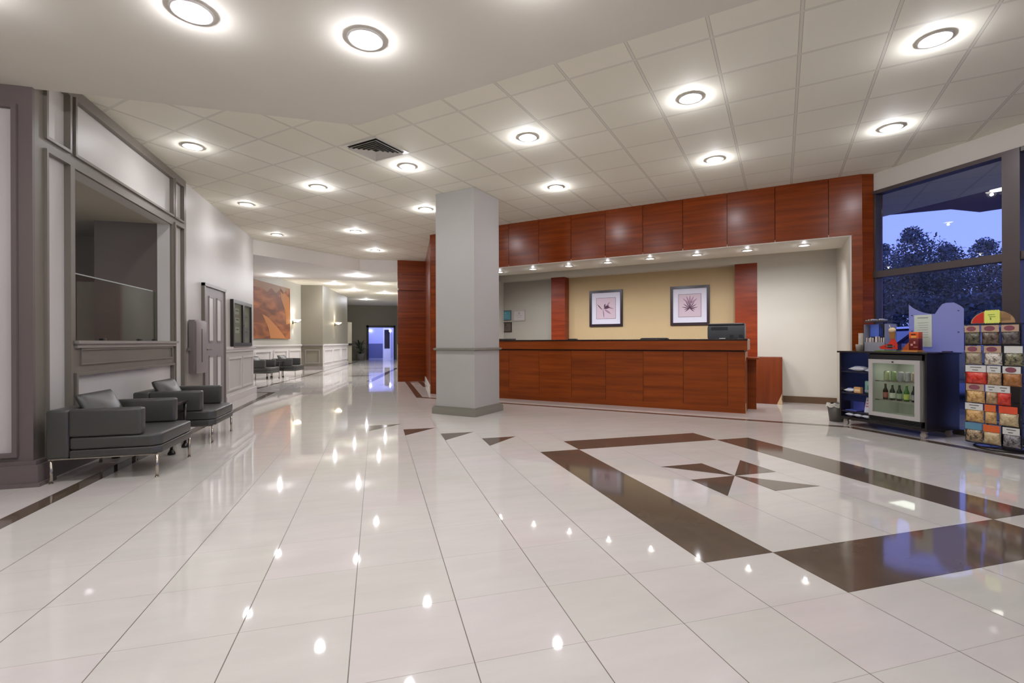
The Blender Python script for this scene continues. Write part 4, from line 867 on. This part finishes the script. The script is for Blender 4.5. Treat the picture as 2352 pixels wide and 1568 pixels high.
def snackmat(name, a, b, sc_=70):
    if name in MATS: return MATS[name]
    m = bpy.data.materials.new(name); m.use_nodes = True; n = m.node_tree; bb = n.nodes['Principled BSDF']; t = n.nodes.new('ShaderNodeTexCoord')
    v = n.nodes.new('ShaderNodeTexVoronoi'); v.inputs['Scale'].default_value = sc_; n.links.new(t.outputs['Object'], v.inputs['Vector']); r = n.nodes.new('ShaderNodeValToRGB')
    r.color_ramp.elements[0].color = (*lin(a), 1); r.color_ramp.elements[1].color = (*lin(b), 1); r.color_ramp.elements[0].position = .1; r.color_ramp.elements[1].position = .6
    n.links.new(v.outputs['Color'], r.inputs[0]); n.links.new(r.outputs[0], bb.inputs['Base Color']); bb.inputs['Roughness'].default_value = .25; bb.inputs['Coat Weight'].default_value = .3
    MATS[name] = m; return m
SM = {'olive': ((44, 44, 34), (96, 92, 74)), 'umber': ((52, 40, 34), (104, 88, 74)), 'slate': ((54, 48, 48), (92, 84, 80)), 'sand': ((120, 104, 80), (160, 146, 122)), 'speckle': ((120, 106, 92), (214, 206, 192)), 'mixgreen': ((48, 52, 38), (132, 126, 96)),
      'red': ((180, 30, 18), (214, 66, 48)), 'tan': ((140, 108, 76), (186, 152, 112)), 'amber': ((140, 88, 40), (170, 112, 62)), 'nut': ((160, 118, 66), (214, 172, 110)), 'pale': ((170, 148, 110), (204, 182, 142)), 'mix': ((70, 60, 48), (176, 150, 116)), 'grey': ((60, 56, 60), (140, 134, 136)), 'leaf': ((76, 100, 50), (150, 156, 120)), 'taupe': ((110, 98, 92), (160, 150, 140)), 'ivory': ((150, 148, 110), (200, 194, 168))}
HM = {'white': (214, 212, 206), 'tanpink': (186, 156, 132), 'orange': (218, 100, 44), 'blue': (96, 146, 168), 'redor': (222, 82, 48), 'clear': (170, 160, 146)}
MAROON = mat('maroon_oval', (132, 70, 84), .5)
def bag(label, loc, w, h, fill, head, rz=0, oval=False, text=False, grp='snack bags on the front of the rack'):
    t = thing('snack_bag', label, 'snack bag', loc, rz, grp)   # hangs, front faces -x
    bm = bmesh.new(); tt = bmesh.new(); bmesh.ops.create_grid(tt, x_segments=8, y_segments=10, size=.5)
    e = bmesh.ops.extrude_face_region(tt, geom=list(tt.faces))
    for v in [v for v in e['geom'] if isinstance(v, bmesh.types.BMVert)]: v.co.z = 1
    ph = random.random()*6; hh = h*.66
    for v in tt.verts:
        a, b = v.co.x*2, v.co.y*2; s = max(0, 1-abs(a)**4)*max(0, 1-abs(b)**3); side = 1 if v.co.z > .5 else -.6
        d = .002+.026*s*(1+.25*math.sin(a*7+ph)*math.cos(b*6+ph))
        v.co = Vector((-d*side, a*w/2*(1-.04*math.cos(b*2)), -h+hh/2+b*hh/2))
    for f in tt.faces: f.smooth = True
    merge(bm, tt); link('bag', bm, snackmat('snack_'+fill, *SM[fill]), t)
    hm = mat('header_'+head, HM[head], .4)
    q = P('header_card', t, hm, (-.014, -.009, -w*.48, w*.48, -h*.36, -.002))
    if oval:
        bm = bmesh.new(); yz(bm, [(w*.30*math.cos(a)+.005, -h*.18+h*.13*math.sin(a)) for a in [6.283*i/18 for i in range(18)]], -.0165, -.0145); link('oval_label', bm, MAROON, q)
    if text:
        P('text_line', q, BLACKM, (-.0155, -.0145, -w*.28, w*.25, -h*.13, -h*.10), (-.0155, -.0145, -w*.12, w*.16, -h*.27, -h*.24))
    return t
xs = 6.26; rows = [1.325, 1.105, .895, .692, .482, .268]
B = [
 [(3.68, .145, 'olive', 'tanpink', 1, 0, 'dark olive snack bag with a maroon oval, top left of the rack'), (3.52, .155, 'umber', 'tanpink', 1, 0, 'dark brown snack bag with a maroon oval, top row middle'), (3.355, .145, 'slate', 'tanpink', 1, 0, 'dark slate snack bag with a maroon oval, top right of the rack')],
 [(3.675, .15, 'sand', 'tanpink', 1, 0, 'sandy snack bag with a maroon oval, second row left'), (3.50, .155, 'speckle', 'tanpink', 1, 0, 'speckled white snack bag, second row middle'), (3.33, .15, 'mixgreen', 'white', 0, 0, 'green mix snack bag with a white card, second row right')],
 [(3.65, .19, 'red', 'white', 0, 1, 'wide red snack bag with a white card, third row left'), (3.49, .12, 'tan', 'white', 0, 1, 'tan snack bag with a white card, third row middle'), (3.345, .15, 'amber', 'white', 1, 0, 'amber snack bag with a white card, third row right')],
 [(3.655, .165, 'nut', 'tanpink', 1, 0, 'golden brown snack bag with a maroon oval, fourth row left'), (3.515, .10, 'tan', 'white', 0, 1, 'narrow tan snack bag with a white card, fourth row middle'), (3.41, .11, 'red', 'white', 0, 1, 'small red snack bag with a white card, fourth row right')],
 [(3.665, .17, 'nut', 'white', 0, 1, 'nut bag with a white card, fifth row left'), (3.525, .10, 'nut', 'orange', 0, 0, 'narrow nut bag with an orange card, fifth row middle'), (3.375, .155, 'pale', 'redor', 0, 0, 'pale bag with a red-orange card, fifth row right')],
 [(3.67, .155, 'mix', 'blue', 0, 0, 'mixed nut bag with a blue card, bottom row left'), (3.51, .145, 'pale', 'orange', 0, 0, 'pale bag with an orange card, bottom row middle'), (3.35, .14, 'grey', 'white', 0, 1, 'dark grey bag with a white card, bottom row right')]]
for z, row in zip(rows, B):
    for y, w_, f, h_, ov, tx, l in row: bag(l, (xs+random.uniform(-.004, .004), y, z), w_, .205, f, h_, random.uniform(-.05, .05), ov, tx)
side = [('amber', 'clear', 'brown snack bag edge-on at the top left side of the rack'), ('leaf', 'clear', 'green snack bag on the left side of the rack, second from top'), ('leaf', 'clear', 'green and white snack bag on the left side of the rack, third from top'), ('red', 'clear', 'red snack bag on the left side of the rack'), ('taupe', 'clear', 'taupe snack bag on the left side of the rack, second from bottom'), ('ivory', 'clear', 'ivory snack bag at the bottom left side of the rack')]
for k, (z, (f, h_, l)) in enumerate(zip(rows, side)): bag(l, (6.40+.0*(k % 2), 3.785+.018*(k % 3 == 2), z), .16, .20, f, h_, -math.pi/2+.35, grp='snack bags on the side of the rack')
# ================================================================== OUTSIDE
S('ground', mat('asphalt', (92, 92, 98), .8, vary=.2, vscale=2), (7.15, 70, -40, 70, -.12, -.03)).name = 'ground'
cn = thing('entrance_canopy', 'dark flat canopy outside the window with two round lights', 'canopy', (0, 0, 0))
bm = bmesh.new(); prism(bm, [(7.2, 9.4), (10.9, 8.4), (12.0, 7.45), (12.9, 7.45), (13.1, 7.0), (13.4, 6.4), (13.4, -14), (7.2, -14)], 4.0, 4.5); link('deck', bm, mat('canopy_underside', (104, 88, 112), .7), cn)
for x, y in ((10.1, 5.64), (11.3, 6.22)):
    bm = bmesh.new(); lathe(bm, [(0, -.012), (.12, -.012), (.13, 0), (0, 0)], 20, (x, y, 3.999)); link('canopy_light', bm, LAMPH, cn)
for x, y in ((12.6, 1.5),):
    P('post', cn, FRAME, (x-.15, x+.15, y-.15, y+.15, -.03, 4.0))
LEAFM = mat('tree_leaves', (74, 88, 94), .7, vary=.3, vscale=1.5); BARK = mat('tree_bark', (60, 50, 44), .8)  # bluish haze of the window glass is mixed into the leaf colour
def tree(label, x, y, h, r, seed):
    random.seed(seed); t = thing('tree', label, 'tree', (x, y, -.03), 0, 'trees across the parking area')
    bm = bmesh.new(); tube(bm, (0, 0, 0), (0, 0, h*.6), .16, 10, r2=.08)
    for k in range(9):
        a = k*2.4; z = h*(.3+.05*k); tube(bm, (0, 0, z), (math.cos(a)*r*.6, math.sin(a)*r*.6, z+h*.16), .05, 6, r2=.02)
    link('trunk', bm, BARK, t)
    bm = bmesh.new()
    blobs = [(Vector((random.uniform(-.62, .62)*r, random.uniform(-.62, .62)*r, h*random.uniform(.30, .76))), r*random.uniform(.34, .6)) for _ in range(16)]+[(Vector((0, 0, h*.84)), r*.34), (Vector((.1*r, .1*r, h*.94)), r*.18)]
    for c, rr in blobs:
        for _ in range(620):
            d = Vector((random.gauss(0, 1), random.gauss(0, 1), random.gauss(0, 1))).normalized()*rr*random.uniform(.6, 1.12); p = c+d
            s = random.uniform(.05, .10); u_ = Vector((random.gauss(0, 1), random.gauss(0, 1), random.gauss(0, 1))).normalized(); v_ = u_.cross(d).normalized()
            bm.faces.new([bm.verts.new(q) for q in (p-u_*s, p+v_*s*.5, p+u_*s, p-v_*s*.5)])
    me = link('foliage', bm, LEAFM, t, fixn=False)
def at(px, Z): q = (px-1176)/FOC; d_ = rt*q+fw; return d_.x*Z, d_.y*Z
for px, Z, h, r, sd, l in ((2098, 24, 6.9, 2.3, 3, 'leafy tree with a pointed crown in the middle of the left window pane'), (2030, 30, 7.3, 2.2, 5, 'broad lower tree at the left edge of the window view'), (2268, 25, 6.5, 2.5, 8, 'broad dark tree at the right of the left window pane'),
                           (2365, 31, 8.0, 2.8, 11, 'dark tree seen through the second window bay'), (2180, 31, 7.4, 2.6, 13, 'low tree filling the gap between the two taller trees'), (2440, 25, 6.8, 2.4, 17, 'tree beyond the second window bay, mostly out of sight')):
    tree(l, *at(px, Z), h, r, sd)
random.seed(3)
hg = thing('hedge', 'dark clipped hedge along the far side of the parking area', 'hedge', (0, 0, 0)); bm = bmesh.new()
for k in range(9000):
    s_ = random.random(); x = 17.5+9.5*s_; y = 16.5-8.5*s_; p = Vector((x+random.uniform(-.4, .4), y+random.uniform(-.4, .4), random.uniform(0, 2.9))); s = random.uniform(.07, .13)
    u_ = Vector((random.gauss(0, 1), random.gauss(0, 1), random.gauss(0, 1))).normalized(); v_ = u_.cross(Vector((random.gauss(0, 1), 1, .3))).normalized(); bm.faces.new([bm.verts.new(q) for q in (p-u_*s, p+v_*s*.6, p+u_*s, p-v_*s*.6)])
link('foliage', bm, LEAFM, hg, fixn=False)
def car(label, x, y, rz, body, n=0):
    t = thing('car', label, 'car', (x, y, -.03), rz, None)
    bm = bmesh.new(); W = .88
    tt = bmesh.new(); prism(tt, [(-2.25, .35), (-2.3, .75), (-1.95, .98), (-1.2, 1.0), (1.1, .98), (2.1, .82), (2.3, .6), (2.28, .32)], -W, W); bmesh.ops.bevel(tt, geom=list(tt.edges), offset=.07, segments=3, affect='EDGES')
    for f in tt.faces: f.smooth = True
    merge(bm, tt, Matrix.Rotation(math.pi/2, 4, 'X')); link('body', bm, body, t)
    bm = bmesh.new(); tt = bmesh.new(); prism(tt, [(-1.9, .97), (-1.35, 1.44), (.35, 1.46), (1.15, .97)], -W+.1, W-.1); bmesh.ops.bevel(tt, geom=list(tt.edges), offset=.05, segments=2, affect='EDGES')
    merge(bm, tt, Matrix.Rotation(math.pi/2, 4, 'X')); link('greenhouse', bm, mat('car_glass', (60, 70, 130), .1), t)
    bm = bmesh.new(); tt = bmesh.new(); prism(tt, [(-1.4, 1.44), (-1.3, 1.49), (.3, 1.50), (.42, 1.45)], -W+.12, W-.12); merge(bm, tt, Matrix.Rotation(math.pi/2, 4, 'X'))
    for s in (-1, 1):
        for x0, x1 in ((-.35, -.25),): box(bm, x0, x1, s*(W-.10), s*(W-.088), .98, 1.44)
    link('roof', bm, body, t)
    for x0 in (-1.4, 1.4):
        for s in (-1, 1):
            bm = bmesh.new(); tube(bm, (x0, s*(W-.2), .32), (x0, s*(W+.01), .32), .32, 24); w_ = link('wheel', bm, BLACKM, t)
            bm = bmesh.new(); tube(bm, (x0, s*(W+.011), .32), (x0, s*(W+.02), .32), .19, 16); link('hubcap', bm, CHROME, w_)
WCAR = mat('car_white', (210, 212, 226), .2, coat=.6)
car('white car parked outside behind the snack rack', 12.2, 7.2, math.radians(-30), WCAR)
car('pale car parked outside, seen behind the cups and straws', 11.0, 10.6, math.radians(-30), mat('car_pale', (170, 176, 210), .2, coat=.6))
